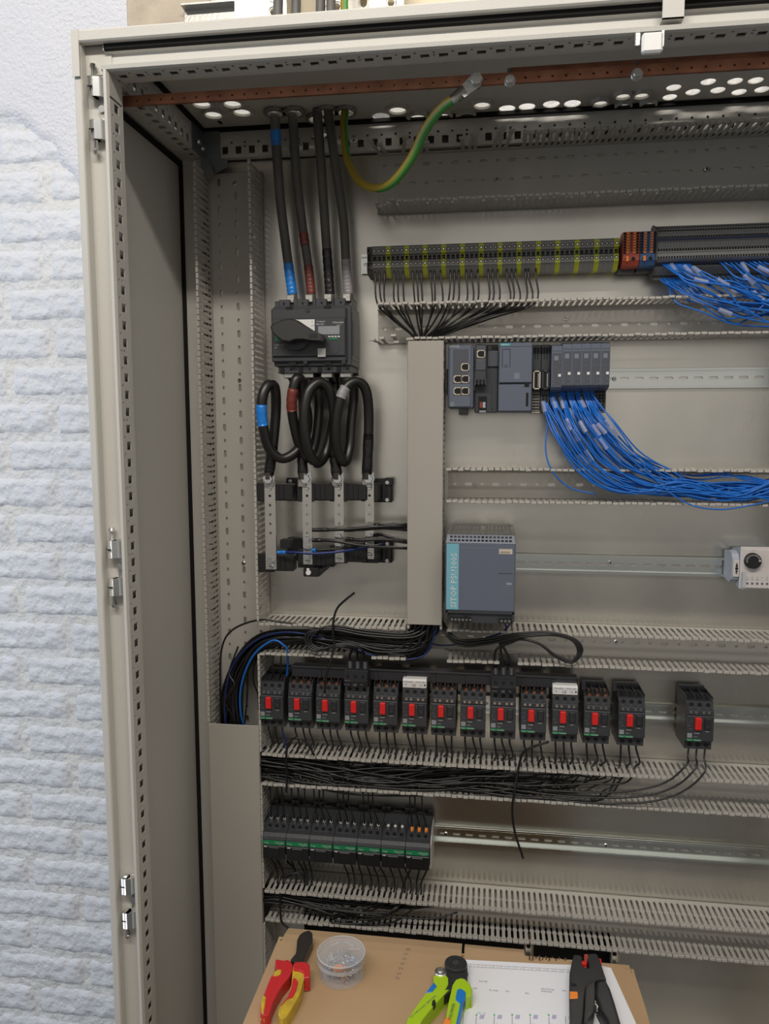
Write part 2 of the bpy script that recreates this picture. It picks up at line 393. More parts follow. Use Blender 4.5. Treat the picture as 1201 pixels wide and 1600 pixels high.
m = MB('gasket'); m.box(40, 54, 284, 314, RZ+2, RZ+4); part(m, 'slot_blackout'); hl.append(swap(slot(299, 47, 20, 4)))  # dark blanking added above the roof slot so no light shows through
m = MB('ral'); m.plate([(-40, 20), (CX1+40, 20), (CX1+40, 386), (-40, 386)], hl, lambda u, v, w: (u, v, RZ+w), 2); part(m, 'roof_panel', label='roof panel punched with round cable entries')
m = MB('gasket'); m.box(-30, CX1, 317, 325, 86, 92); m.box(4, 11, 40, 320, 86, 92); part(m, 'gasket', label='dark seal strip under the roof edge')
m = MB('hole').box(120, 800, 376, 379, -1600, -1380); part(m, 'opening_shade_sheet', label='added black sheet standing in for the shade behind the plate opening')  # black sheet added behind the plate opening to make it look deep in shade
for k, (u, v) in enumerate(plugs):
    x, y, r = ctr[k]; side = 'left roof corner' if u < 400 else ('roof beside the earth cable' if u < 800 else 'roof right of the middle')
    pos = ['front left', 'front right', 'rear left', 'rear right', 'first from the left', 'second from the left', 'third from the left', 'fourth from the left', 'frontmost', 'leftmost', 'front middle', 'front right', 'rear middle', 'rear right'][k]
    t = thing('blanking_plug', f'white blanking plug with grey nut, {side}, {pos}', 'plug', (x, y, RZ), 'blanking plugs in the roof panel')
    o = (x, y, RZ)
    q = MB('ral'); hx = circ(x, y, r*1.42, 6, .3); q.plate(hx, [circ(x, y, r*.98, 14)], lambda a, b, c: (a, b, RZ-6+c), 6); tag(q.build('lock_nut', t, o))
    q = MB('plug'); q.add([(a, b, RZ-2) for a, b in circ(x, y, r*.97, 18)], [tuple(range(18))]); q.build('plug_disc', t, o)
# clip and tab on the front beam
o = (723, -30, 25); t = thing('plastic_clip', 'small white square plastic clip hanging under the top front beam', 'clip', o)
MB('white').box(711, 736, -37, -27, 13, 37, 2.5).build('clip_body', t, o)
q = MB('dullsteel'); q.box(704, 711, -26, -19, 26, 42.8, 1); q.box(736, 739, -26, -20, 24, 42.8); q.build('bracket', t, o)
m = MB('ral'); m.box(736, 762, -25.4, -24, 56, 97); m.box(736, 762, -25.4, -6, 56, 57.5); part(m, 'divider_tab', label='small grey tab bridging the lip to the beam')
# galvanised corner bracket, rear left
o = (20, 320, 50); t = thing('corner_bracket', 'galvanised folded bracket in the rear left top corner', 'bracket', o)
q = MB('bracket'); q.prism([(270, 40), (325, 40), (325, 88), (270, 88)], 'x', 4.5, 6.5); q.prism([(6, 88), (38, 88), (38, 36), (52, 34), (52, 24), (30, 14), (14, 8), (6, 40)], 'y', 318, 321)
q.prism([(6, 40), (26, 24), (30, 2), (16, -2), (6, 20)], 'y', 306, 308); q.build('bracket_plate', t, o)
q = MB('steel'); q.cyl((9, 290, 58), (13, 290, 58), 5, 8); q.cyl((12, 300, 50), (16, 300, 50), 4, 8); q.build('bolt', t, o)
# hinges
for k, (zt, lab) in enumerate(((52, 'topmost steel door hinge on the left front post'), (-600, 'middle steel door hinge on the left front post'), (-1132, 'lowest steel door hinge on the left front post'))):
    o = (-25, -20, zt-55); t = thing('door_hinge', lab, 'hinge', o, 'hinges on the left front post')
    q = MB('dullsteel'); q.box(-20, -10, -9, -6, zt-96, zt-14, 1); q.build('hinge_plate', t, o)
    for j, zz in enumerate((zt-15, zt-72)):
        q = MB('steel'); q.cyl((-25, -15, zz-26), (-25, -15, zz), 7.2, 18); q.prism([(-25, -22.2), (-14, -20), (-10, -14), (-10, -7), (-24, -8)], 'z', zz-26, zz); q.use('hole').box(-30.6, -23, -22.6, -21.4, zz-13.6, zz-12.2); b = q.build('barrel', t, o)
        q = MB('steel'); s = 1 if j == 0 else -1; z0 = zz if j == 0 else zz-26
        if not (k == 2 and j == 0): q.cyl((-25, -14, z0), (-25, -14, z0+s*14), 3, 10); q.cyl((-25, -14, z0+s*14), (-25, -14, z0+s*19), 5, 10, r2=4)
        else: q.cyl((-25, -14, z0), (-25, -14, z0+3), 4, 10)
        q.build('pin', b, o)
    q = MB('steel'); q.cyl((-16, -12, zt-55), (-16, -6, zt-55), 5, 10); q.build('screw', t, o)
# mounting plate
m = MB('zinc'); m.plate([(6, 38), (CX1-10, 38), (CX1-10, -1885), (6, -1885)], [[(170, -1413), (776, -1413), (776, -1560), (170, -1560)]], lambda u, v, w: (u, 340+w, v), 3)
mp = m.build('mounting_plate', o=(550, 341, -1885)); tag(mp, 'large galvanised mounting plate carrying all ducts and devices', 'panel')
for k, x in enumerate((618, 780)):
    o = (x, 330, -1450); q = MB('zinc'); q.box(x-9, x-6, 318, 336, -1475, -1425); q.box(x+6, x+9, 318, 336, -1475, -1425); q.box(x-9, x+9, 334, 336, -1475, -1425); q.box(x-9, x+9, 318, 334, -1462, -1460)
    q.use('hole').cyl((x, 333.5, -1450), (x, 331, -1450), 4, 8); tag(q.build('mounting_bracket', o=o), f'{("left", "right")[k]} galvanised bracket under the lowest duct behind the carton', 'bracket')
# copper earth bars
o = (550, 40, 28); t = thing('earth_busbar', 'long perforated copper earth bar under the roof, front one', 'busbar', o)
q = MB('copper'); q.plate([(-12, 20), (CX1-2, 17), (CX1-2, 31), (-12, 34)], [circ(14+i*18, 26-.0028*(14+i*18), 1.8, 6) for i in range(60)], lambda u, v, w: (u, 38+w, v), 5); q.build('bar', t, o)
o2 = (800, 50, 33); t2 = thing('earth_busbar', 'shorter copper bar fixed behind the long one, right half', 'busbar', o2)
MB('copper').box(548, CX1-2, 45, 50, 24, 42, 1).build('bar', t2, o2)
for x, z in ((551, 26), (718, 24)):
    q = MB('dullsteel'); q.cyl((x, 38, z-6), (x, 33, z-6), 7.5, 12); q.cyl((x, 33, z-6), (x, 28, z-6), 5.5, 6); q.cyl((x, 46, z+8), (x, 46, z+14), 4, 8); q.build('bolt', t, o)
# ------------------------------------------------------------------ slotted wiring ducts
YB, YT = 340, 260
PITCHF = 10.5
def finger_mesh(seed=0):
    lv = [(0, 5.2, 0, 1.5), (3, 3.0, 0, 1.5), (28, 2.9, 0, 1.5), (31, 4.2, 0, 1.5), (34, 4.2, 0, 1.5), (37, 2.9, 0, 1.5), (55, 2.9, 0, 1.5), (58, 4.95, 0, 1.5), (62, 4.95, -.8, 2.3), (66, 4.9, -1.6, 3.1), (68, 4.3, -1, 2.5)]
    b = MB('duct'); vs = []
    for y, h, ta, tt in lv:
        vs += [(-h, -y, ta), (h, -y, ta), (h, -y, tt), (-h, -y, tt)]
    fs = []
    for i in range(len(lv)-1):
        for k in range(4): fs.append((i*4+k, i*4+(k+1) % 4, i*4+4+(k+1) % 4, i*4+4+k))
    fs.append(tuple(range(len(vs)-4, len(vs)))); b.add(vs, fs); o = b.build('finger'); me = o.data; bpy.data.objects.remove(o); return me
FM = finger_mesh()
def duct(label, ax, a0, a1, c0, c1, gaps=((), ()), rows=1, skip=((), ()), wild=((), ()), phase=0, group='slotted wiring ducts'):
    W = c1-c0; o = (a0, YB, c0) if ax == 'x' else (c0, YB, a0)
    t = thing('wiring_duct', label, 'cable duct', o, group)
    XZ = (lambda a, c: (a, c)) if ax == 'x' else (lambda a, c: (c, a))
    q = MB('duct'); n = int((a1-a0)/25); cs = [c0+W*(.18+.32*k) for k in range(rows)] if rows > 1 else [c0+W*.45]
    for i in range(n):
        A = a0+i*25; hs = []
        for k, c in enumerate(cs): hs.append(slot(A+12.5, c, 14 if (i+k) % 2 else 7, 3 if (i+k) % 2 else 2.2))
        q.plate([(A, c0), (A+25, c0), (A+25, c1), (A, c1)], hs, lambda u, v, w: (XZ(u, v)[0], 338.9-w, XZ(u, v)[1]), 1.5)
    q.plate([(a0+n*25, c0), (a1, c0), (a1, c1), (a0+n*25, c1)], [], lambda u, v, w: (XZ(u, v)[0], 338.9-w, XZ(u, v)[1]), 1.5)
    q.build('base', t, o)
    for s, c in enumerate((c0, c1)):
        cuts = sorted(gaps[s]); segs = []; p = a0
        for g0, g1 in cuts: segs.append((p, g0)); p = g1
        segs.append((p, a1)); q = MB('duct'); e = 1.5 if s == 0 else -1.5
        for p0, p1 in segs:
            if p1-p0 < 1: continue
            lo, hi = min(c, c+e), max(c, c+e)
            if ax == 'x': q.box(p0, p1, 328, 338, lo, hi)
            else: q.box(lo, hi, 328, 338, p0, p1)
        wl = q.build('side_wall', t, o)
        k = 0; a = a0+PITCHF/2+phase
        while a < a1-4:
            if all(not (g0-3 < a < g1+3) for g0, g1 in cuts) and all(not (g0 < a < g1) for g0, g1 in skip[s]):
                f = bpy.data.objects.new('finger', FM); COL.objects.link(f); f.parent = wl
                if ax == 'x':
                    f.location = ((a-a0)*.001, -.012, (c-c0-(1.5 if s else 0))*.001)
                    f.rotation_euler = (random.uniform(-.012, .012), 0, random.uniform(-.008, .008))
                else:
                    f.location = ((c-c0-(1.5 if s else 0))*.001, -.012, (a-a0)*.001); f.rotation_euler = (0, math.pi/2, 0); f.rotation_euler.x = random.uniform(-.006, .006)
                    f.location.x += 0 if not s else 0
                for g0, g1, amp in wild[s]:
                    if g0 < a < g1 and ax == 'x': f.rotation_euler = (random.uniform(-amp, amp), 0, random.uniform(-amp, amp)*1.2); f.scale.y = random.uniform(.8, 1)
            a += PITCHF; k += 1
    return t
def screw(x, z, where, y=337, parent=None, o=None):
    q = MB('steel'); q.cyl((x, y, z), (x, y-2.5, z), 4, 10, r2=3); q.use('hole').box(x-2.4, x+2.4, y-2.7, y-2.4, z-.5, z+.5); q.box(x-.5, x+.5, y-2.75, y-2.4, z-2.4, z+2.4)
    return q
XR = 1095
dA = duct('wide slotted duct at the top of the plate, just below the rear beam', 'x', 325, XR, -66, 36, rows=3, skip=((), ((345, 362), (382, 400), (418, 470), (500, 520), (560, 572))), wild=(((325, 372, .10),), ((325, 575, .16),)))
dB = duct('slotted duct right below the long terminal strip', 'x', 325, XR, -296, -235, skip=(((345, 360), ), ()), wild=(((325, 386, .12),), ((325, 340, .2),)))
dC = duct('slotted duct between the controller rail and the power supply rail', 'x', 455, XR, -578, -520)
dD = duct('slotted duct above the breaker row, full of black wires', 'x', 112, XR, -866, -808, gaps=(((386, 452),), ((386, 452),)), skip=(((270, 322), (552, 588)), ()))
dE = duct('slotted duct below the breaker row with a thick wire bundle', 'x', 112, XR, -1120, -1060)
dF = duct('lowest slotted duct, below the contactor row', 'x', 112, XR, -1394, -1334)
dW = duct('wide vertical slotted duct beside the left rear post', 'z', -1885, 18, 10, 111, gaps=((), ((-866, -808), (-1120, -1060), (-1394, -1334))), rows=3)
dN = duct('narrow vertical slotted duct between switch panel and controllers', 'z', -808, -296, 389, 449)
for d, pts in ((dA, ((776, 280), (1104, 264))), (dB, ((884, 498),)), (dC, ((742, 757),)), (dD, ((962, 1003),)), (dE, ((946, 1216),))):
    o = tuple(d.location*1000); o = (o[0], o[1], o[2]-1950)
    for u, v in pts: p = P(u, v, 336); screw(p[0], p[2], '').build('screw', d, o)
o = (10, YB, -1885)
for u, v in ((366, 286), (374, 594), (380, 880)): p = P(u, v, 336); screw(p[0], p[2], '').build('screw', dW, o)
o = (60, 258, -1880); q = MB('cover'); q.box(11, 109, 256.5, 258.5, -1880, -1003, .8); q.box(11, 12.5, 258.5, 266, -1880, -1003); q.box(107.5, 109, 258.5, 266, -1880, -1003)
tag(q.build('duct_cover', o=o), 'wide plain grey cover clipped over the lower vertical duct', 'duct cover')
o = (419, 258, -800); q = MB('cover'); q.box(388, 450, 256.5, 258.5, -799, -300, .8); q.box(388, 389.5, 258.5, 266, -799, -300); q.box(448.5, 450, 258.5, 266, -799, -300)
tag(q.build('duct_cover', o=o), 'narrow plain grey cover on the central vertical duct', 'duct cover')
# ------------------------------------------------------------------ DIN rails
def rail(label, x0, x1, zc, yf=332.5):
    o = (x0, 335, zc); q = MB('rail')
    n = int((x1-x0)/25); yw = 338.8
    for i in range(n):
        A = x0+i*25; q.plate([(A, zc-12.5), (A+25, zc-12.5), (A+25, zc+12.5), (A, zc+12.5)], [slot(A+12.5, zc, 16, 2.8)], lambda u, v, w: (u, yw-w, v), 1)
    if x1-x0-n*25 > 1: q.box(x0+n*25, x1, yw-1, yw, zc-12.5, zc+12.5)
    for s in (1, -1):
        q.box(x0, x1, yf, yw, min(zc+s*12.5, zc+s*13.5), max(zc+s*12.5, zc+s*13.5)); q.box(x0, x1, yf, yf+1, min(zc+s*13.5, zc+s*17.5), max(zc+s*13.5, zc+s*17.5), .3)
    return q, tag(q.build('din_rail', o=o), label, 'mounting rail', 'steel mounting rails')
rail('steel mounting rail under the long terminal strip', 294, XR-3, -153)
rail('steel mounting rail carrying the controller modules', 452, XR-3, -363)
rail('steel mounting rail between the power supply and the thermostat', 452, XR-3, -696)
rail('steel mounting rail carrying the breakers', 114, XR-3, -968, 330)
rail('steel mounting rail carrying the contactors', 114, XR-3, -1233, 330)
for (u, v, y, lab) in ((960, 592, 337, 'bright pan head screw fixing the controller rail'), (953, 879, 337, 'bright pan head screw fixing the power supply rail'), (696, 1303, 336, 'bright screw in the lowest rail beside the contactors'), (946, 1321, 336, 'bright screw in the middle of the lowest rail')):
    p = P(u, v, y); tag(screw(p[0], p[2], '', y+1).build('screw', o=(p[0], y, p[2])), lab, 'screw')
# ------------------------------------------------------------------ load switch with rotary handle
o = (217, 340, -287); t = thing('load_switch', 'large charcoal four pole rotary load switch with turned black handle', 'switch', o)
X0, X1 = 147, 289
q = MB('char'); q.box(X0+2, X1, 262, 337, -340, -236, 1.5); q.box(X0, X1-8, 255, 264, -333, -240, 2)
q.box(X0+2, X1-9, 251, 256, -324, -258, 1.5)
for k in range(5): q.box(X0+(3 if k else 6)+k*34.5-(0 if k else 2), X0+14+k*32, 266, 320, -238, -222 if k else -226, 1)
for k in range(4): x = X0+22+k*33; q.box(x-10, x+10, 264, 272, -238, -224, 1)
q.box(X0+8, X1-3, 266, 335, -352, -338, 1)
q.use('hole')
for k in range(4):
    x = X0+16+k*34; q.box(x-4, x+4, 265, 267, -350, -340); q.cyl((x+16, 266.5, -345), (x+16, 265.4, -345), 2.2, 8)
    q.cyl((x+5, 264.2, -231), (x+5, 263.4, -231), 2.2, 8)
for x, z in ((180, -240), (248, -240), (184, -335), (247, -336)): q.box(x-6, x+4, 254.3, 255.4, z-2.5, z+2); q.cyl((x+4, 255.2, z), (x+4, 254.4, z), 3, 8)
q.use('char2')
for x, z in ((213, -244), (208, -333), (276, -334)): q.cyl((x, 255, z), (x, 253.6, z), 4, 10)
q.box(X1-.2, X1+.6, 266, 334, -330, -248); q.use('char').box(X1, X1+1.2, 272, 330, -322, -262, .4)
q.build('housing', t, o)
q = MB('white'); q.box(X0+22, X0+79, 250.2, 251, -284, -261); q.use('green').box(X0+8, X0+20, 250.2, 251, -297, -288); q.box(X0+105, X0+120, 250, 251, -296, -293.5)
q.use('wtxt').text('Compact', 4.2, X0+82, 250.4, -266); q.text('INS 250', 4.2, X0+82, 250.4, -271); q.text('Schneider', 5, X0+111, 250.4, -268.5); q.text('Electric', 2.6, X0+118, 250.4, -272.5)
q.use('ink').text('I', 6, X0+74, 250, -267); q.text('ON', 4, X0+72, 250, -273)
q.use('gtxt'); q.box(X0+85, X0+123, 250.6, 251, -287, -273, .1)
for i in range(4): q.use('wtxt'); q.box(X0+103+i*5.5, X0+107+i*5.5, 250.5, 251, -292, -290); q.text('||', 3, X0+103+i*5.5, 250.4, -291)
q.box(X0+84, X0+98, 250.2, 251, -325, -311); q.text('U 690V', 3, X0+6, 250.4, -305); q.text('OFF', 3, X0+6, 250.4, -309.5); q.text('50/60', 2.6, X0+18, 250.4, -305)
q.build('front_labels', t, o)
q = MB('char2'); q.cyl((X0+47, 251, -290), (X0+47, 243, -290), 24, 28); q.build('handle_base', t, o); q = MB('char'); q.cyl((X0+113, 251.5, -311), (X0+113, 250.3, -311), 9.5, 20); q.build('round_cap', t, o)
hp = [(7, -275), (13, -270), (28, -264), (43, -262), (56, -266), (68, -274), (84, -284), (100, -291), (103, -297), (100, -303), (84, -302), (66, -299), (52, -299), (40, -303), (28, -301), (17, -293), (9, -284)]
q = MB('handle'); h = [(X0+a, b) for a, b in hp]; q.prism(h, 'y', 226, 240); hi = [(X0+48+(a-X0-48)*.9, -284+(b+284)*.86) for a, b in h]; n = len(h)
q.add([(a, 226, b) for a, b in h]+[(a, 221, b) for a, b in hi], [(i, (i+1) % n, n+(i+1) % n, n+i) for i in range(n)]+[tuple(range(n, 2*n))])
q.use('char2').box(X0+93, X0+101, 222, 240, -303, -290, 2); q.use('black').box(X0+76, X0+90, 220.4, 222, -296, -289)
q.build('rotary_handle', t, o)
for k in range(4): x = X0+27+k*34; q = MB('dullsteel'); q.box(x-10, x+10, 270, 290, -360, -351, 1); q.build('terminal_lug', t, o); q = MB('dullsteel'); q.box(x-7, x+7, 286, 290, -226, -212, 1); q.build('terminal_lug', t, o)
# ------------------------------------------------------------------ Ethernet switch, communication module, controller, I/O modules
def rj45(q, x, z, w=14, h=13, y=268):
    q.use('ivory'); q.box(x, x+w, y-1.4, y, z, z+1.4); q.box(x, x+w, y-1.4, y, z+h-1.4, z+h); q.box(x, x+1.4, y-1.4, y, z, z+h); q.box(x+w-1.4, x+w, y-1.4, y, z, z+h)
    q.box(x+1.4, x+3.6, y-1.1, y, z+1.4, z+3); q.box(x+1.4, x+3.6, y-1.1, y, z+h-3, z+h-1.4)
    q.use('hole').box(x+1.4, x+w-1.4, y-.6, y, z+1.4, z+h-1.4)
o = (480, 335, -363); t = thing('network_switch', 'blue-grey five port network switch module beside the narrow duct', 'network switch', o)
q = MB('sie'); q.box(457, 501, 272, 330, -415, -306, 2); q.box(459, 497, 269.5, 274, -413, -307, 1.2); q.use('sie2').box(466, 492, 269, 270, -372, -314, .2); q.use('black').box(476, 491, 275, 325, -426, -414); q.use('sie3')
q.box(453, 458, 300, 330, -390, -345)
for z in (-350, -360, -371, -382): q.use('hole').box(452.4, 453.2, 305, 315, z-3, z+3)
q.build('housing', t, o)
for x, z in ((479.5, -351), (467, -371.5), (480, -371.5), (467, -392), (480, -392)): q = MB('ivory'); rj45(q, x, z, y=269.4); q.build('network_socket', t, o)
q = MB('gtxt'); q.box(459.5, 476, 268.8, 269.4, -312, -307.5); q.use('sie2').text('SIEMENS', 3.6, 460, 268.6, -311.4); q.use('gtxt').text('SCALANCE', 2.2, 486, 268.9, -309); q.text('XB005', 2.2, 489, 268.9, -312); q.text('X1 PN', 2, 475, 268.9, -402); q.use('faint').box(461, 468.5, 269, 269.4, -412, -404, .1); q.use('gtxt')
for z, s in ((-345, 'P1'), (-365, 'P3'), (-386, 'P5')): q.text(s, 2.2, 495, 269, z)
q.build('printed_marks', t, o)
o = (524, 335, -363); t = thing('communication_module', 'dark grey communication module with one network port and open base', 'control module', o)
q = MB('sie3'); q.box(503, 543, 288, 330, -422, -305, 1.2); q.box(503, 523, 272, 290, -374, -306, 1.5); q.use('sie2'); q.box(505, 522, 270.6, 273, -350, -308, .6); q.box(525, 543, 284, 289, -343, -315, .6); q.use('sie3').box(531, 533, 286, 289, -422, -344)
q.use('hole').box(503.6, 522.6, 271, 273, -374, -366)
q.use('sie2'); 
for x in (503.5, 509.5, 515.5, 521.5): q.box(x, x+1.2, 270.4, 272.5, -375, -365)
q.use('ivory').cyl((528, 288, -311), (528, 286, -311), 3, 12); q.use('hole').cyl((528, 286.2, -311), (528, 285.6, -311), 1.5, 8); q.cyl((533, 288, -416), (533, 287, -416), 1.6, 8)
q.box(510, 524, 286.4, 288.3, -421, -394); q.build('housing', t, o)
q = MB('ivory'); rj45(q, 506.5, -329, y=270.6); q.use('dred').box(512, 516.5, 285.4, 286.6, -414, -404); q.use('bgrey').box(517.5, 522, 285.4, 286.6, -414, -404); q.use('gtxt'); q.box(511.5, 523, 285.9, 286.4, -422, -418.5)
q.text('6ES7 193', 2, 507, 270.2, -334); q.build('sockets', t, o)
o = (573, 335, -363); t = thing('controller', 'wide blue-grey controller module with teal badge and card flap', 'control module', o)
q = MB('sie'); q.box(544, 601, 273, 330, -422, -306, 1.5); q.box(544.6, 600.4, 268.5, 275, -372, -304, 1.2); q.box(544, 600, 271, 275, -420.5, -374, 1.2)
q.use('sie2'); q.box(545, 600, 268, 268.8, -311.2, -310.6); q.use('hole')
for x in (549.5, 562.5): q.box(x, x+.7, 268, 268.7, -346, -315)
q.box(549.5, 563.5, 268, 268.7, -315.6, -315); q.box(591, 595, 270.3, 272, -412, -389); q.box(588, 596, 270, 276, -379, -372); q.box(545, 588, 270.4, 272, -373.6, -372.4)
q.use('sie2').cyl((556.3, 268.8, -344), (556.3, 268.2, -344), 3, 10); q.build('housing', t, o)
q = MB('teal2'); q.box(545.5, 564, 268, 268.7, -309.6, -305.4); q.use('wtxt').text('SIEMENS', 3.8, 547.6, 267.8, -309); q.use('gtxt'); q.text('CPU 1512SP-1', 2.6, 549, 268.2, -350.5); q.text('PN', 2.2, 553, 268.2, -354); q.use('faint').box(570, 579.5, 268.2, 268.6, -366, -355.5, .1); q.use('gtxt')
for s, x, z in (('RUN', 580, -368), ('X5', 578, -381), ('24V', 578, -399), ('M', 579, -403), ('PW', 549, -368)): q.text(s, 2.2, x, 268.2 if z > -370 else 270.6, z)
q.build('printed_marks', t, o)
def base_unit(x0, n, lab, conn):
    o = (x0+7.5, 335, -363); t = thing('base_unit', lab, 'terminal module', o)
    q = MB('sie3'); q.box(x0+.3, x0+15, 292, 330, -423, -306, .8); q.box(x0+.3, x0+15, 280, 293, -383, -352, 1)
    q.use('hole')
    for i in range(2):
        for j in range(5): x = x0+4+i*4.5; q.box(x, x+2, 291.3, 292.2, -314-j*4, -311.6-j*4)
        for j in range(5 if conn == 0 else 6): x = x0+3+i*5.5; q.box(x, x+3.4, 291, 292.2, -395-j*5, -391.6-j*5)
    q.use('char').cyl((x0+7.5, 292, -347), (x0+7.5, 289, -347), 4.6, 12)
    q.build('housing', t, o)
    q = MB('ivory' if conn == 1 else 'sie3'); a, b = x0+1.4, x0+13.6
    q.box(a, a+2, 277, 281, -383, -351.5); q.box(b-2, b, 277, 281, -383, -351.5); q.box(a, b, 277, 281, -383, -381); q.box(a, b, 277, 281, -353.5, -351.5)
    q.use('hole').box(a+2, b-2, 278.5, 280.5, -381, -353.5); q.use('steel').box(b-4.2, b-3, 277.6, 279, -379, -356)
    if conn == 1:
        q.use('ivory').box(x0+.2, x0+14.8, 290.8, 291.6, -423, -421.4)
        for j in range(7): q.box(x0+1, x0+13, 290.8, 291.6, -419.5+j*5, -418.6+j*5)
    q.build('plug_socket', t, o)
base_unit(601.6, 0, 'empty base unit with ivory plug socket right of the controller', 1)
base_unit(616.8, 0, 'empty base unit with dark plug socket left of the input modules', 0)
ordn = ['first', 'second', 'third', 'fourth', 'fifth', 'sixth']
for i in range(6):
    x0 = 634.5+i*15.7-(0 if i else 2); W = 15.4 if i else 17.2
    o = (x0+7.5, 335, -363); t = thing('input_module', f'slim blue-grey input module with white code square, {ordn[i]} from the left', 'control module', o, 'slim input modules beside the controller')
    dz = 0 if i else -3
    q = MB('sie'); q.prism([(330, -306), (280, -305+dz), (266, -309+dz), (264, -312+dz), (264, -377+dz), (268, -381+dz), (330, -392)], 'x', x0, x0+W); q.use('sie2'); q.box(x0+1.6, x0+W-1.2, 263.4, 264.2, -378+dz, -321+dz, .3); q.box(x0+1, x0+W-1, 263.7, 264.2, -317.4+dz, -316.8+dz)
    q.build('housing', t, o)
    q = MB('white'); q.box(x0+W-6, x0+W-1.6, 262.8, 263.5, -360+dz, -355.6+dz); q.use('faint'); q.box(x0+4, x0+11, 263, 263.5, -333+dz, -325+dz, .1); q.use('gtxt')
    for j in range(6): q.text('%d %d' % (j, j+8), 2.1, x0+2.2, 263, -360-j*3+dz)
    q.text('DI 16x24VDC', 1.9, x0+2, 263, -315.6+dz); q.text('X10', 2.2, x0+5, 263, -345+dz); q.text('PWR', 2, x0+9, 263, -376+dz); q.text('131-6', 2, x0+9, 263, -368+dz)
    q.build('printed_marks', t, o)
    q = MB('sie3'); q.box(x0+.2, x0+W-.1, 298, 332, -423, -388, .6); q.use('hole')
    for a in range(2):
        for j in range(6): q.box(x0+2.6+a*6, x0+6.4+a*6, 297, 298.4, -420+j*5, -416.4+j*5)
    if i == 5:
        q.use('ivory')
        for j in range(5): q.box(x0+1, x0+W-3, 297.3, 298.2, -422+j*5, -421.4+j*5)
    q.build('terminal_base', t, o)
# ------------------------------------------------------------------ power supply
o = (515, 335, -700); t = thing('power_supply', 'big blue-grey power supply with vertical teal stripe and perforated top', 'power supply', o)
x0, x1, zb, zt = 460, 575, -768, -636
q = MB('sie'); q.box(x0, x1, 190, 200, -755, zt-4, 1.5); q.box(x0+1, x1-1, 199, 328, -766, zt, 1)
q.use('sie3'); q.box(x0+2, x1-2, 196, 330, -770, -754, .8); q.box(x0, x1, 191, 198, -760, -752, .8); q.box(x0, x0+4, 191, 198, -772, -755, .5); q.box(x1-4, x1, 191, 198, -772, -755, .5)
q.build('housing', t, o)
q = MB('sie2'); hs = [rect(x0+9+i*6.5, zt+2.6+j*5.4-2.2, 2.3, 1.7 if j else 1.5) for i in range(16) for j in (0, 1)]
q = MB('sie'); q.plate([(x0, zt-4), (x1, zt-4), (x1-2, zt+9), (x0+2, zt+9)], hs, lambda u, v, w: (u, 190+(v-zt+4)*.6+w, v), 1); q.build('louvre', t, o)
q = MB('dullsteel'); hs = [rect(x0+8+i*6.6, 206+j*13.5+6, 2.5, 5) for i in range(16) if i != 8 for j in range(9)]
q.plate([(x0+1, 198), (x1-1, 198), (x1-1, 328), (x0+1, 328)], hs, lambda u, v, w: (u, v, zt+8+w), .8); q.use('hole').box(x0+3, x1-3, 200, 326, zt-2, zt-.5)
q.use('steel').cyl((x0+61, 204, zt+8), (x0+61, 204, zt+11), 2.5, 8); q.build('perforated_top', t, o)
q = MB('dullsteel'); q.box(x1-1, x1+.6, 200, 330, -768, zt+8)
for i in range(9): q.use('steel'); z = zt-4-i*15; q.cyl((x1+.4, 204+(i % 2)*8, z), (x1+1.6, 204+(i % 2)*8, z), 1.6, 6)
q.build('side_plate', t, o)
q = MB('teal'); q.box(x0+1.5, x0+22, 189.2, 190.2, -753, zt-5); q.use('wtxt').text('SITOP PSU100S', 14.2, x0+18.5, 188.8, -750, math.pi/2)
q.use('ivory').box(x1-27, x1-5, 189.3, 190.2, -660+3, -651.6+3); q.use('sie2').text('SIEMENS', 4.6, x1-25.6, 189, -655.6); q.use('gtxt')
for i in range(13): q.box(x0+25+i*6.7, x0+28.6+i*6.7, 189.5, 190.2, -648, -647.4)
q.box(x1-14, x1-5, 189.5, 190.2, -709, -705); q.use('gtxt').text('DC 24V/20A', 2.8, x1-22, 189.4, -713); q.text('6EP1336-2BA10', 2.8, x1-27, 189.4, -717.6); q.text('100-240V', 2.8, x1-22, 189.4, -722); q.text('X:2/3/4', 2.8, x1-16, 189.4, -727); q.use('sie2').box(x1-27, x1-5, 189.4, 190.2, -690, -688.8)
q.build('front_labels', t, o)
q = MB('black'); q.box(x0+7, x0+43, 190.6, 196.5, -775, -766.5); q.box(x1-26, x1-5, 190.6, 196.5, -775, -766.5); q.use('sie3').box(x0+2, x1-2, 195, 328, -776, -768)
for i in range(6): q.use('steel' if i < 4 else 'dullsteel').cyl((x0+11+i*6.2, 190.8, -770.6), (x0+11+i*6.2, 189.8, -770.6), 2.2 if i < 4 else 1.6, 8)
for i in range(3): q.use('steel').cyl((x1-21+i*6.4, 190.8, -770.6), (x1-21+i*6.4, 189.8, -770.6), 2.2, 8)
q.use('hole').cyl((x0+34, 191.4, -762), (x0+34, 190.2, -762), 2.4, 10); q.build('terminals', t, o)
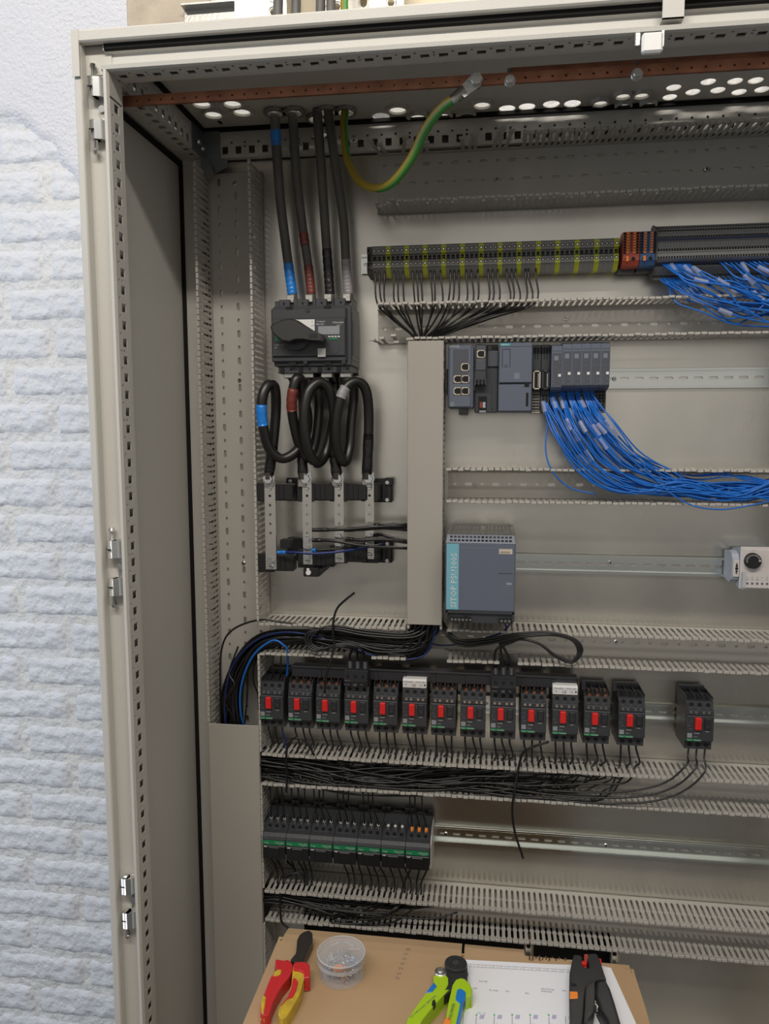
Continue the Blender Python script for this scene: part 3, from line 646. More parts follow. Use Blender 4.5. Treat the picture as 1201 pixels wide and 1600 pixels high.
# ------------------------------------------------------------------ thermostat and end clamp
o = (1010, 335, -690); t = thing('thermostat', 'light grey thermostat with round black dial at the right edge', 'thermostat', o)
q = MB('lgrey'); q.box(957, 1020, 282, 286, -724, -651, 1.2); q.use('bgrey'); q.prism([(284, -724), (284, -651), (330, -660), (330, -712)], 'x', 957.2, 1020); q.use('lgrey').box(961, 1016, 280, 283, -722, -655, .8); q.use('bgrey')
for i in range(4): q.box(959+i*2.2, 960+i*2.2, 279.8, 280.4, -724, -694)
q.build('housing', t, o)
q = MB('black'); q.cyl((975, 280.2, -674), (975, 272, -674), 13.5, 28, r2=13); q.use('wtxt')
for i in range(12):
    a = math.pi*(1.05-i*.09)
    q.text(str(i*5+5)[-1]+'0', 3.2, 975+10.5*math.cos(a)-2, 271.6, -674+10.5*math.sin(a)-1)
q.box(983, 987, 271.5, 272, -674, -672.6); q.build('dial', t, o)
q = MB('ink')
for i in range(7):
    x = 969+i*8; q.text(str(i+1), 3, x-1, 279.6, -722); q.cyl((x, 280.2, -713.6), (x, 279.5, -713.6), 2, 8)
    q.text(('NC', 'NO', 'NC', 'o', 'N', 'L', 'PE')[i], 3, x-2, 279.6, -708); q.text('5A', 2.4, x-2, 279.6, -704)
q.text('V  C', 3.4, 973, 279.6, -658); q.build('printed_marks', t, o)
o = (950, 335, -690); q = MB('bgrey'); q.prism([(332, -712), (300, -716), (288, -708), (286, -700), (286, -672), (292, -664), (304, -660), (332, -664)], 'x', 945, 956.4); q.use('lgrey').box(947, 956.6, 284, 288, -704, -674, .8); q.use('hole')
for z, r in ((-681, 1.3), (-697.5, 1.3)): q.cyl((952, 284.4, z), (952, 283.6, z), r, 6)
q.cyl((952, 284.4, -689), (952, 283.5, -689), 2.6, 10); q.box(950.4, 953.6, 283.5, 284.4, -686, -682.6); q.box(950.4, 953.6, 283.5, 284.4, -695.6, -692.2)
tag(q.build('end_clamp', o=o), 'grey end clamp on the rail against the thermostat', 'end clamp')
# ------------------------------------------------------------------ motor breakers
ZB = -968
def make_breaker():
    o = (0, 335, ZB); t = thing('motor_breaker', 'x', 'breaker', o, 'motor protection breakers in the row')
    q = MB('char'); g = lambda z: z+ZB+968
    q.prism([(332, -918), (268, -921), (266, -934), (262, -935), (262, -990), (268, -992), (268, -1007), (332, -1009)], 'x', -22.5, 22.5)
    q.box(-20, 22, 260.6, 270, -943.6, -935, .8)
    q.box(-22.5, 22.5, 257.5, 264, -989, -944, 1.2)
    for k in range(4): q.box(-22+k*14.6, -20.8+k*14.6, 270, 322, -919, -914)
    q.box(-22, 22, 322, 330, -919, -911, 1)
    q.use('black').box(-22.7, -22.4, 264, 330, -1000, -925); q.build('housing', t, o)
    q = MB('hole')
    for k in range(3):
        x = -13.8+k*13.8; q.cyl((x, 267.6, -927), (x, 266.6, -927), 3.8, 10); q.cyl((x, 268.4, -999.5), (x, 267.4, -999.5), 3.9, 10); q.box(x-4, x+4, 275, 300, -921, -918.4)
    q.build('terminal_opening', t, o)
    q = MB('steel')
    for k, x in enumerate((-15, -6.4, 6.4, 15)): q.cyl((x, 261, -939), (x, 259.9, -939), 2.3, 8); q.use('hole').box(x-1.6, x+1.6, 259.6, 260, -939.2, -938.8); q.use('steel')
    q.build('small_screw', t, o)
    q = MB('red'); q.box(-9.5, 1, 250.5, 258, -967, -945.5, 1.2); q.build('stop_button', t, o)
    q = MB('char2'); q.box(6.5, 17.5, 254.5, 258, -967, -947, 1.2); q.use('handle').cyl((11.5, 254.6, -961), (11.5, 253.4, -961), 3, 12); q.build('start_button', t, o)
    q = MB('green'); q.box(-22, 1.5, 256.8, 257.8, -988.5, -985); q.use('wtxt').text('TeSys', 3, -21, 256.6, -987.8); q.text('Schneider', 3.3, -10, 256.6, -987.9); q.text('GV2ME', 2.9, -10, 256.9, -975.5); q.text('Power', 2.4, -10, 256.9, -981.5); q.text('START', 2.4, 8, 256.9, -971.6)
    for s, x in (('1L1', -17), ('3L2', -3), ('5L3', 10)): q.use('gtxt').text(s, 2.4, x, 265.6, -933.8)
    q.use('gtxt').box(-21, -13, 256.9, 257.8, -983, -975, .1); q.text('10', 2.5, -17.5, 256.9, -954); q.text('14A', 2.4, -21, 256.9, -962); q.text('TRIP', 2.2, -18.5, 256.9, -968); q.text('STOP', 2, 2.4, 256.9, -949, -math.pi/2)
    q.build('printed_marks', t, o); return t
BX = [134, 188, 241, 294.5, 348, 401.5, 454, 507, 560.5, 614, 669, 724, 783, 897]
bl = ['motor breaker with red button, leftmost, beside the wide vertical duct with one blue wire', 'second breaker from the left, red button and green label strip', 'third breaker from the left, the black tie tail hangs before it',
      'fourth breaker from the left, under the first black feed block', 'fifth breaker from the left, right of the first feed block', 'breaker under the left white terminal label plate',
      'breaker just right of the one with the left white label plate', 'breaker just left of the second black feed block', 'ninth breaker from the left, under the second black feed block',
      'tenth breaker from the left, with loose cut tie end under it', 'breaker under the right white terminal label plate', 'breaker just right of the one with the right white label plate',
      'thirteenth breaker from the left, last of the close row', 'single breaker standing apart at the right end of its rail']
bp0 = make_breaker(); brk = []
for i, x in enumerate(BX):
    b = bp0 if i == 0 else copy_tree(bp0); b.location.x = x*.001; b['label'] = bl[i]; brk.append(b)
    if 0 < i < 12:
        o = (0, 335, ZB); q = MB('copper')
        for k in range(3): q.box(-15.5+k*13.8, -10+k*13.8, 268.6, 275, -921, -918)
        me = q.build('copper_prong', b, o)
# comb busbar
o = (405, 300, -908); t = thing('comb_busbar', 'long black insulated comb busbar over the breaker tops', 'busbar', o)
q = MB('char2'); q.box(167, 692, 282, 305, -914, -893, 1.5); q.box(167, 692, 280, 284, -896, -892, .8)
for i in range(12): q.box(168+i*53.4-3, 168+i*53.4+3, 279, 284, -913, -897) if i else None
q.build('insulation', t, o)
q = MB('copper')
for i in range(1, 12):
    for k in range(3): q.box(BX[i]-12.4+k*13.8-1, BX[i]-12.4+k*13.8+1, 284, 290, -918, -913)
q.build('tooth', t, o)
for i, lab in ((3, 'left black three pole feed block with three wires from above'), (8, 'right black three pole feed block fed by the long wire loop')):
    x = BX[i]; o = (x, 280, -900); t = thing('feed_block', lab, 'terminal block', o, 'feed blocks on the comb busbar')
    q = MB('char2'); q.box(x-22, x+22, 258, 300, -917, -889, 1.5); q.prism([(258, -917), (258, -889), (250, -893), (250, -907), (254, -917)], 'x', x-21.5, x+21.5)
    for k in range(3): q.cyl((x-14+k*14, 276, -890), (x-14+k*14, 276, -876), 6, 12)
    q.use('hole')
    for k in range(3): q.cyl((x-14+k*14, 250.4, -897.5), (x-14+k*14, 249.4, -897.5), 3.4, 10)
    q.use('gtxt'); q.text('CE', 6, x-5, 249.6, -915); q.text('Schneider', 2.8, x-20, 249.8, -906.5); q.text('GV2G05', 2.8, x-21, 250.4, -914); q.text('UL', 4, x+9, 250.6, -914)
    q.build('housing', t, o)
for i, lab in ((5, 'left white printed label plate above a breaker'), (10, 'right white printed label plate above a breaker')):
    x = BX[i]; o = (x, 270, -912); q = MB('white'); q.prism([(266, -919), (264, -906), (268, -903), (282, -903), (282, -919)], 'x', x-22, x+21)
    q.use('ink').text('Schneider', 4.2, x-20, 264, -908.6); q.text('GV2G 245', 4, x+1, 264, -908.6); q.text('CE', 6.4, x-6, 264.6, -916); q.text('UL', 4.5, x+8, 264.6, -915); q.text('V', 5, x-18, 264.6, -915); q.cyl((x+18, 265, -913), (x+18, 264.3, -913), 1.8, 8)
    tag(q.build('label_plate', o=o), lab, 'label', 'white label plates over the breakers')
# ------------------------------------------------------------------ contactors
ZC = -1233
def make_contactor():
    o = (0, 335, ZC); t = thing('contactor', 'x', 'contactor', o, 'contactors in the lowest row'); H = 22.2
    q = MB('char'); q.prism([(332, -1190), (322, -1187), (284, -1189), (284, -1196), (272, -1199), (270, -1210), (258, -1212), (252, -1217), (250, -1222), (250, -1238), (262, -1238), (262, -1257), (284, -1262), (332, -1266)], 'x', -H, H)
    for k in range(4): q.box(-H+k*14.3, -H+1.6+k*14.3, 271, 285, -1204, -1188)
    for x in (-18, 18): q.box(x-4, x+4, 322, 332, -1188, -1183, 1)
    q.build('housing', t, o)
    q = MB('hole')
    for k in range(3): x = -13+k*13.2; q.cyl((x, 271.8, -1205), (x, 270, -1205), 3.4, 10)
    for x in (-10, 10): q.cyl((x, 327, -1186.6), (x, 327, -1188.6), 2.6, 8)
    q.box(-20, 20, 256.6, 257.2, -1214.2, -1213.4); q.build('terminal_opening', t, o)
    q = MB('black'); q.box(-H+.6, H-.6, 248.6, 253, -1260, -1234, .8); q.box(-H+12, H-12, 247, 250, -1256, -1236, .8); q.build('front_cover', t, o)
    q = MB('dullsteel')
    for k in range(3): x = -13+k*13.2; q.cyl((x+1, 279, -1196), (x+1, 276, -1192), 2.8, 8)
    q.build('clamp_screw', t, o)
    q = MB('green'); q.box(-H+.8, H-1.4, 249, 250.4, -1231.5, -1223.5); q.use('wtxt').text('TeSys', 4, -H+3, 248.7, -1229.2); q.text('Schneider', 4.6, 2, 248.7, -1228.2); q.text('Electric', 2.4, 8, 248.7, -1230.8); q.box(-H+3, -H+9, 248.2, 249, -1236.5, -1235)
    q.use('gtxt')
    for k in range(3): x = -4+k*10; q.cyl((x, 254.6, -1217.5), (x, 253.6, -1217.5), 2.4, 8); q.use('char').cyl((x, 253.8, -1217.5), (x, 253.2, -1217.5), 1.4, 6); q.use('gtxt')
    q.text('A1 A2', 2.6, -19, 252.6, -1216); q.text('13NO', 2.6, -19, 251.2, -1220); q.text('21NC', 2.4, -18, 268.8, -1211); q.text('1L1 3L2 5L3', 3, -8, 268.8, -1211)
    q.use('bgrey').box(-H+2, -H+11, 255, 262, -1262, -1258); q.use('steel')
    for k in range(3): q.cyl((-6+k*11, 262.5, -1259), (-6+k*11, 260, -1259), 1.8, 6)
    q.build('printed_marks', t, o); return t
CXS = [136.5+i*45.35 for i in range(7)]
c0 = make_contactor(); names = ['leftmost contactor in the lowest row, beside the vertical duct', 'second contactor from the left, green label strip', 'third contactor from the left, green label strip', 'middle contactor of the seven in the row', 'fifth contactor from the left, last with wires screwed on top', 'sixth contactor from the left, no wires on top', 'rightmost contactor, wires with orange sleeves on top']
for i, x in enumerate(CXS):
    c = c0 if i == 0 else copy_tree(c0); c.location.x = x*.001; c['label'] = names[i]
o = (432, 335, ZC); q = MB('lgrey'); q.prism([(332, -1196), (290, -1198), (272, -1205), (258, -1215), (254, -1258), (275, -1266), (332, -1268)], 'x', 432, 433.4); q.use('char').prism([(330, -1194), (285, -1192), (262, -1212), (260, -1262), (330, -1268)], 'x', 431.2, 432)
tag(q.build('end_plate', o=o), 'thin pale end plate right of the last contactor', 'end plate')
# ------------------------------------------------------------------ terminal strip
ZT = -155
def term_block(name, mats, W=7.9):
    a, b, c = mats; o = (0, 335, ZT); z = ZT
    q = MB(a); q.prism([(332, z-20), (332, z+20), (302, z+24), (292, z+23), (287, z+20), (286, z+8), (292, z+6), (293, z-2), (286, z-4), (286, z-15), (289, z-18), (300, z-28), (318, z-28)], 'x', -W/2, W/2)
    q.use(b).box(-W/2+.1, W/2-.1, 292, 298, z-2.2, z-1.2); q.box(-W/2+.2, W/2-.2, 288.6, 292, z+20.8, z+22); q.use('hole')
    for zz in (z+14, z-9): q.cyl((0, 286.3, zz), (0, 285.5, zz), 2.7, 10)
    q.box(-2.6, 2.6, 291, 292.6, z+1.5, z+5); q.box(-2.6, 2.6, 291.2, 293.2, z-1, z+.6)
    q.use(b).box(-W/2+.1, W/2-.1, 285.6, 286.2, z-16, z-14.6); q.use(c)
    for zz in (z+14, z-9): q.cyl((0, 285.7, zz-.3), (0, 285.1, zz-.3), 1.7, 8)
    return q, o
q, o = term_block('t', ('term', 'term2', 'dullsteel')); gt = q.build('terminal_block', o=o)
q, o = term_block('t', ('gy_y', 'gy_g', 'steel')); yt = q.build('earth_terminal_block', o=o)
x = 326.2; oo = ['first', 'second', 'third', 'fourth', 'fifth', 'sixth', 'seventh', 'eighth', 'ninth', 'tenth', 'eleventh', 'twelfth', 'last']
for i in range(52):
    src = yt if i % 4 == 3 else gt; g = i//4
    b = src if (src is gt and i == 0) or (src is yt and i == 3) else src.copy()
    if b is not src: COL.objects.link(b)
    b.location.x = (x+i*8.05)*.001
    if i % 4 == 3: tag(b, f'yellow-green earth terminal in the grey strip, {oo[g]} from the left', 'terminal', 'yellow-green earth terminals in the strip')
    else:
        w_ = ('third to the left of', 'second to the left of', 'directly left of')[i % 4]
        tag(b, f'grey screw terminal, {w_} the {oo[g]} yellow-green one', 'terminal', 'grey screw terminals in the strip')
o = (317, 335, ZT); q = MB('term2'); q.prism([(332, -182), (332, -136), (302, -130), (287, -134), (286, -142), (290, -148), (290, -160), (286, -164), (286, -172), (292, -180)], 'x', 312.8, 322); q.use('hole')
for z in (-140, -150, -166, -172): q.box(314.6, 317.8, 285.4, 286.6 if z != -150 else 291, z-2, z+2)
q.cyl((316, 290.4, -155), (316, 289.4, -155), 3, 8)
tag(q.build('end_clamp', o=o), 'dark end clamp at the left end of the long terminal strip', 'end clamp')
def dist_block(x0, x1, body, dark, label):
    o = ((x0+x1)/2, 335, -152); t = thing('distribution_block', label, 'terminal', o)
    q = MB(body); q.prism([(332, -176), (332, -130), (300, -124), (278, -126), (276, -130), (276, -172), (282, -180), (300, -182)], 'x', x0+.3, x1-.3); q.use('term2').prism([(330, -176), (304, -181), (304, -187), (330, -185)], 'x', x0-3, x1)
    q.use('hole'); q.cyl((x0+17, 276.3, -170), (x0+17, 275, -170), 3, 12); q.cyl((x0+4.5, 276.3, -170), (x0+4.5, 275.4, -170), 1, 6); q.box((x0+x1)/2-.5, (x0+x1)/2+.3, 275.6, 276.2, -160, -126); q.build('housing', t, o)
    for k, xc in enumerate((x0+7.6, x0+18.4)):
        q = MB('orange')
        for j in range(8): q.box(xc-2.4, xc+2.4, 274.6, 276.4, -130.6-j*4.4, -127.4-j*4.4, .3)
        if k == 0: q.box(xc-2.4, xc+2, 273.6, 276.4, -174, -165.5, .4)
        q.build('release_lever', t, o)
        q = MB('hole'); s = -5 if k == 0 else 4.4
        for j in range(8): q.box(xc+s-1.7, xc+s+2.1, 275.3, 276.2, -131-j*4.4, -127.8-j*4.4)
        q.build('wire_opening', t, o)
dist_block(745.5, 772.5, 'ored', 'dred', 'red distribution block with two columns of orange levers')
dist_block(773, 799, 'dblue', 'navy', 'blue distribution block with two columns of orange levers')
# tall multi level terminals
o = (0, 335, -155); PT = 4.3
q = MB('term'); q.prism([(332, -186), (332, -128), (318, -113), (306, -112), (304, -118), (292, -119), (290, -127), (276, -128), (273, -134), (273, -172), (278, -175), (290, -176), (292, -183), (304, -192), (308, -199), (318, -198)], 'x', -PT/2+.12, PT/2-.12)
q.use('term2').box(-PT/2+.1, PT/2-.1, 272.6, 273.2, -146, -145.2); q.box(-PT/2+.1, PT/2-.1, 272.6, 273.2, -163, -162.4); q.box(-PT/2, PT/2, 291.6, 305, -119.4, -118.6)
q.use('hole'); 
for y, z, h in ((305, -115.5, 1.1), (290.5, -123.5, 1.4), (289.6, -126.8, .6), (272.6, -137.5, 1.1), (272.6, -158, 1.9), (272.6, -170, 1.8), (290, -178.5, 1.8), (304.4, -194.5, 1.6)): q.box(-1.3, 1.3, y-.2, y+.8, z-h, z+h)
ml = q.build('multilevel_terminal', o=o); tag(ml, None, 'terminal', 'slim tall multilevel terminals at the right')
NT = 68
for i in range(NT):
    b = ml if i == 0 else ml.copy()
    if i: COL.objects.link(b)
    b.location.x = (802+i*PT)*.001
    b['label'] = 'slim grey multilevel terminal in the tall block right of the blue distribution block'
o = (797, 335, -155); q = MB('term2'); q.prism([(332, -188), (332, -126), (318, -111), (306, -110), (290, -116), (272, -126), (271, -174), (290, -183), (306, -201), (320, -200)], 'x', 797.6, 799.7); tag(q.build('end_plate', o=o), 'dark stepped end plate at the left end of the tall block', 'end plate')
for z, y, lab in ((-141.5, 272.4, 'upper navy bridge bar plugged along the tall terminal block'), (-176.5, 288.6, 'lower navy bridge bar plugged along the tall terminal block')):
    o = (945, y, z); q = MB('navy'); q.box(800, 802+NT*PT, y-1.2, y+.9, z-2.1, z+2.1, .3)
    tag(q.build('bridge_bar', o=o), lab, 'bridge')
# ------------------------------------------------------------------ four vertical collector bars on black supports
for k, (z0, z1, lab) in enumerate(((-586, -546, 'upper black stepped support of the four collector bars'), (-700, -660, 'lower black stepped support of the four collector bars'))):
    o = (230, 335, (z0+z1)/2); t = thing('bar_support', lab, 'bracket', o); q = MB('black')
    st = [(112, 262), (186, 272), (245, 282), (301, 292)]
    for j, (x, y) in enumerate(st):
        dz = -16 if (k == 1 and j == 0) else (-8 if k == 1 and j == 1 else 0)
        q.box(x, x+(66 if j < 3 else 34), y+5, y+30, z0+dz+6, z1+dz-4, 2); q.box(x-2, x+30, y+2, y+8, z0+dz+4, z1+dz-2, 1)
        for i in range(3): q.box(x+30+i*9, x+32+i*9, y+3, y+6, z0+dz+8, z1+dz-6)
    q.box(150, 180, 325, 338, z0, z1+4, 2); q.box(300, 353, 322, 338, z0, z1+4, 2); q.box(340, 355, 318, 330, z1-8, z1+6, 1)
    if k == 1: q.box(152, 172, 270, 290, -668, -652, 1)
    q.build('support_body', t, o)
    for x, z in ((344, z1-3), (344, z0+5), (160, z1-2)): q = MB('steel'); q.cyl((x, 322, z), (x, 317, z), 3.6, 10); q.build('screw', t, o)
bars = [(127, 147, -529, -706, 262), (195, 212, -528, -697, 272), (252, 269, -529, -694, 282), (307, 323, -529, -688, 292)]
bl = ['leftmost tinned collector bar with a row of tapped holes', 'second tinned collector bar, three lug screws at its lower half', 'third tinned collector bar from the left', 'rightmost tinned collector bar']
for k, (x0, x1, zt, zb, y) in enumerate(bars):
    xc = (x0+x1)/2; o = (xc, y, (zt+zb)/2); t = thing('collector_bar', bl[k], 'busbar', o, 'tinned collector bars')
    hz = [-571, -588, -605, -622, -639]
    q = MB('zinc'); q.plate([(x0, zb), (x1, zb), (x1, zt), (x0, zt)], [circ(xc, z, 2.6, 10) for z in hz], lambda u, v, w: (u, y+w, v), 5); q.build('bar', t, o)
    q = MB('steel'); q.cyl((xc-1, y, -540), (xc-1, y-3, -540), 10.5, 20); q.cyl((xc-1, y-3, -540), (xc-1, y-9, -540), 8.2, 6); q.build('main_bolt', t, o)
    for z in ([-555.5, zb+8] if k else [-556, -700]): q = MB('steel'); q.cyl((xc, y, z), (xc, y-4, z), 5, 12, r2=4); q.use('hole').box(xc-4, xc+4, y-4.3, y-3.9, z-.6, z+.6); q.build('slotted_screw', t, o)
    for z in ([-690] if k == 0 else [(-650, -667, -682), (-645, -661), (-645, -661)][k-1]):
        q = MB('steel'); q.cyl((xc, y, z), (xc, y-2, z), 8.4, 14); q.cyl((xc, y-2, z), (xc, y-7, z), 6.2, 6, r2=5.6); q.build('lug_screw', t, o)
o = (213, 270, -713); q = MB('black'); q.box(197, 226, 262, 290, -718, -702, 1.5); q.prism([(226, -718), (226, -704), (246, -697), (246, -700)], 'y', 264, 288); q.use('white').cyl((207, 262, -710), (207, 259, -710), 4.6, 12); q.box(204, 209, 258.6, 262, -709, -702, 1)
tag(q.build('support_foot', o=o), 'small black foot with white pin under the second collector bar', 'bracket')
# ------------------------------------------------------------------ cables and wires
rd = random.Random(11)
def wire(name, label, pts, r, m, group=None, cat='wire', n=6, k=6, ends=None, smooth=True):
    p = spl(pts, k) if smooth else [Vector(a) for a in pts]
    o = tuple(p[len(p)//2]); q = MB(m).tube(p, r, n); ob = q.build(name, o=o); tag(ob, label, cat, group); return ob, p, o
def ring(ob, p, o, i0, i1, r, m, name='tape_band', label=None, n=12):
    q = MB(m); seg = p[i0:i1+1]; rr_ = [r*(1+.035*((j*7) % 3-1)) for j in range(len(seg))]; q.tube(seg, rr_, n); c = q.build(name, ob, o)
    if label: tag(c, label)
def pl_(*a): return [P(*q) for q in a]
# supply cables from the roof to the load switch
sup = [('leftmost thick supply cable with blue tape above the switch', [(429, 172, 264), (436, 290, 285), (446, 380, 296), (456, 455, 296), (457, 468, 296)], 'tblue', [(.105, .19), (.80, .975)], 8.6),
       ('second thick supply cable with brown tape bands', [(457, 172, 264), (462, 260, 284), (472, 350, 296), (482, 420, 298), (487, 468, 298)], 'tbrown', [(.63, .70), (.81, .97)], 8.2),
       ('third thick supply cable with black tape end', [(495, 178, 262), (503, 280, 284), (509, 370, 298), (515, 455, 300), (516, 468, 300)], 'tblack', [(.71, .97)], 8.4),
       ('rightmost thick supply cable with grey tape end', [(511, 172, 262), (523, 250, 278), (536, 340, 295), (541, 420, 298), (545, 468, 300)], 'tgrey', [(.78, .97)], 8.2)]
for lab, pts, tp, bands, r in sup:
    p0 = P(*pts[0]); x, y = p0[0], p0[1]
    q3 = [(x+14, y+30, 900), (x+6, y+10, 260), (x, y, 120)]+[P(*a) for a in pts[1:] if True]
    ob, p, o = wire('supply_cable', lab, q3, r, 'oldcable', 'supply cables into the load switch', 'cable', n=14, k=24)
    m_ = len(p)-1; zs = [abs((v-Vector(P(*pts[0]))).length) for v in p]; i_roof = min(range(m_+1), key=lambda j: zs[j])
    cl = [0]
    for j in range(i_roof, m_): cl.append(cl[-1]+(p[j+1]-p[j]).length)
    at = lambda f: i_roof+min(range(len(cl)), key=lambda j: abs(cl[j]-f*cl[-1]))
    for a, b in bands: i0 = at(a); i1 = at(b); ring(ob, p, o, i0, max(i1, i0+2), r*1.05, tp)
    e = p[-1]; q = MB('dullsteel'); q.cyl(tuple(e+Vector((0, 0, 8))), tuple(e+Vector((0, 0, -4))), r*.8, 12); q.box(e.x-6, e.x+6, e.y-2, e.y+2, e.z-16, e.z+1, 1.5); q.build('cable_lug', ob, o)
def nut(x, y, lab, r=13):
    q = MB('dullsteel'); q.plate(circ(x, y, r*1.5, 12, .2), [circ(x, y, r*1.02, 14)], lambda a, b, c: (a, b, RZ-7+c), 3); q.plate(circ(x, y, r*1.28, 8, .2), [circ(x, y, r*1.0, 14)], lambda a, b, c: (a, b, RZ-4+c), 4)
    tag(q.build('lock_nut', o=(x, y, RZ-2)), lab, 'nut', 'metal lock nuts around the cable entries')
for k, (u, v) in enumerate(cabs):
    x, y, r = ctr[len(plugs)+len(opens)+k]; nut(x, y, 'metal lock nut where '+['the leftmost supply cable', 'the second supply cable', 'the third supply cable', 'the rightmost supply cable', 'the earth cable'][k]+' passes the roof')
# earth cable
x, y, _ = PZ(540, 171, RZ)
pts = [(x-6, y+20, 900), (x-3, y+8, 260), (x, y, 120), P(537, 200, 250), P(543, 250, 230), P(560, 282, 200), P(585, 294, 170), P(612, 285, 145), P(640, 250, 115), P(665, 200, 85), P(690, 168, 60), P(716, 150, 42)]
ob, p, o = wire('earth_cable', 'thick yellow-green earth cable hanging in a loop to the copper bar', pts, 6.4, 'ey', None, 'cable', n=14, k=10)
q = MB('eg'); q.tube([a+Vector((2.0, -1.6, -1.9)) for a in p], 5.3, 14); q.build('green_stripe', ob, o)
a = Vector(P(712, 152, 42)); b = Vector(P(741, 128, 34)); d = (b-a).normalized()
q = MB('dullsteel'); q.cyl(tuple(a-d*6), tuple(a+d*16), 7.4, 12); q.prism([(a.x+6, a.z+2), (a.x+12, a.z-4), (b.x+8, b.z-6), (b.x+12, b.z+4), (b.x+4, b.z+12), (b.x-4, b.z+10), (a.x+8, a.z+12)], 'y', 34, 37); q.cyl((b.x+3, 34, b.z+2), (b.x+3, 27, b.z+2), 8, 6); q.cyl((b.x+3, 46, b.z+2), (b.x+3, 50, b.z+2), 7, 6)
q.build('cable_lug', ob, o)
# looped cables between switch and collector bars
lp = [('leftmost black cable loop with blue tape band', [(455, 583, 305), (460, 596, 296), (479, 640, 290), (478, 680, 280), (462, 706, 262), (440, 716, 250), (420, 700, 238), (410, 660, 228), (409, 625, 226), (418, 602, 236), (429, 606, 250), (431, 640, 262), (427, 690, 262), (420, 742, 262)], 'tblue', (.53, .60), 9),
      ('second black cable loop with red-brown tape band', [(490, 583, 300), (498, 620, 305), (496, 670, 300), (488, 705, 292), (478, 715, 275), (466, 690, 262), (457, 650, 252), (456, 620, 246), (463, 592, 250), (472, 600, 262), (474, 650, 272), (472, 700, 276), (473, 742, 272)], 'tbrown', (.53, .62), 9),
      ('third black cable loop, largest and foremost in the middle', [(521, 583, 305), (524, 620, 305), (519, 670, 296), (508, 710, 284), (494, 723, 262), (480, 700, 246), (475, 650, 240), (482, 612, 246), (500, 597, 258), (515, 612, 268), (522, 650, 276), (522, 700, 282), (526, 742, 282)], None, (.6, .7), 9.4),
      ('rightmost black cable loop with grey tape band', [(552, 583, 300), (553, 620, 305), (549, 660, 300), (546, 700, 292), (538, 722, 276), (526, 700, 262), (525, 660, 256), (532, 622, 256), (545, 600, 264), (562, 597, 274), (573, 615, 282), (576, 660, 290), (573, 742, 292)], 'tgrey', (.59, .645), 9)]
for lab, pts, tp, (a_, b_), r in lp:
    ob, p, o = wire('looped_cable', lab, [P(*a) for a in pts], r, 'cable', 'looped cables under the load switch', 'cable', n=14, k=8); m_ = len(p)-1
    ring(ob, p, o, int(m_*.0), int(m_*.05), r*1.06, 'tblack')
    ring(ob, p, o, int(m_*.94), m_, r*1.08, 'tblack')
    if tp: ring(ob, p, o, int(m_*a_), int(m_*b_), r*1.06, tp)
    e = p[-1]; q = MB('dullsteel'); q.cyl(tuple(e+Vector((0, -2, 4))), tuple(e+Vector((0, -2, -8))), r*.9, 12); q.box(e.x-9, e.x+9, e.y-4, e.y-1, e.z-22, e.z-4, 1.4); q.build('cable_lug', ob, o)
# wires from the collector bars into the narrow duct
cw_ = [((488, 828), (540, 827), (590, 823), (645, 823), 'upper black wire from the second collector bar'), ((488, 844), (520, 845), (570, 853), (645, 857), 'lower black wire from the second collector bar'), ((538, 828), (570, 827), (600, 825), (645, 829), 'upper black wire from the third collector bar'),
       ((540, 842), (565, 844), (600, 843), (645, 849), 'lower black wire from the third collector bar'), ((584, 820), (600, 821), (620, 819), (645, 819), 'upper black wire from the rightmost collector bar'), ((584, 836), (598, 836), (618, 842), (645, 847), 'lower black wire from the rightmost collector bar')]
for k, c in enumerate(cw_):
    y0 = (268, 268, 277, 277, 287, 287)[k]-4
    ob, p, o = wire('bar_wire', c[4], [P(*c[0], y0), P(*c[1], y0-6), P(*c[2], y0-4), P(*c[3], 285)], 2.9, 'wire', 'black wires from the collector bars', n=8)
    ring(ob, p, o, 0, 3, 3.7, 'tblack', 'heat_shrink')
ob, p, o = wire('bar_wire', 'dark blue wire from the leftmost collector bar to the right', [P(434, 863, 254), P(460, 863, 246), (P(490, 865, 246)), P(530, 862, 252), P(573, 855, 280), P(600, 850, 318)], 2.4, 'dkblue', None, n=8); ring(ob, p, o, 0, 3, 3.2, 'tblue', 'heat_shrink')
ob, p, o = wire('bar_wire', 'short black wire with bright blue sleeve at the second collector bar', [P(488, 860, 262), P(500, 859, 258), P(540, 856, 270), P(575, 848, 300)], 2.2, 'wire', None, n=8); ring(ob, p, o, 0, 4, 3.4, 'tblue', 'blue_sleeve')
# black wires from the terminal strip into the narrow duct
tx = [(585.6, 592, 600), (615, 621, 629), (644, 651, 657), (672, 678, 688), (703, 709, 716), (728, 736, 746), (762, 769, 777), (791, 799, 805.5), (820, 825, 836.5)]
gi = 0
for g, tr in enumerate(tx):
    for k, u in enumerate(tr):
        s = gi/26; u1 = u+(4 if g < 4 else (-1 if g < 6 else 1))+rd.uniform(-3, 3); ue = 648+s*36+rd.uniform(-3, 3)
        yb = 288+rd.uniform(-8, 10)
        mid = P(u1+(ue-u1)*.42+(0 if g < 5 else -6), 500-(2 if g > 4 else 0)+rd.uniform(-2, 3)-(8 if g > 6 else 0)+(6 if g > 3 else 0), yb)
        wire('terminal_wire', f'black wire under the {oo[g]} group of three on the terminal strip', [P(u, 416, 296), P(u+.5, 432, 290), P(u1, 474, 286), mid, P(ue, 529, 300), P(ue+rd.uniform(-3, 3), 548, 305)], 1.55, 'wire', f'black wires below the terminal strip, {oo[g]} group of three', k=5)
        gi += 1
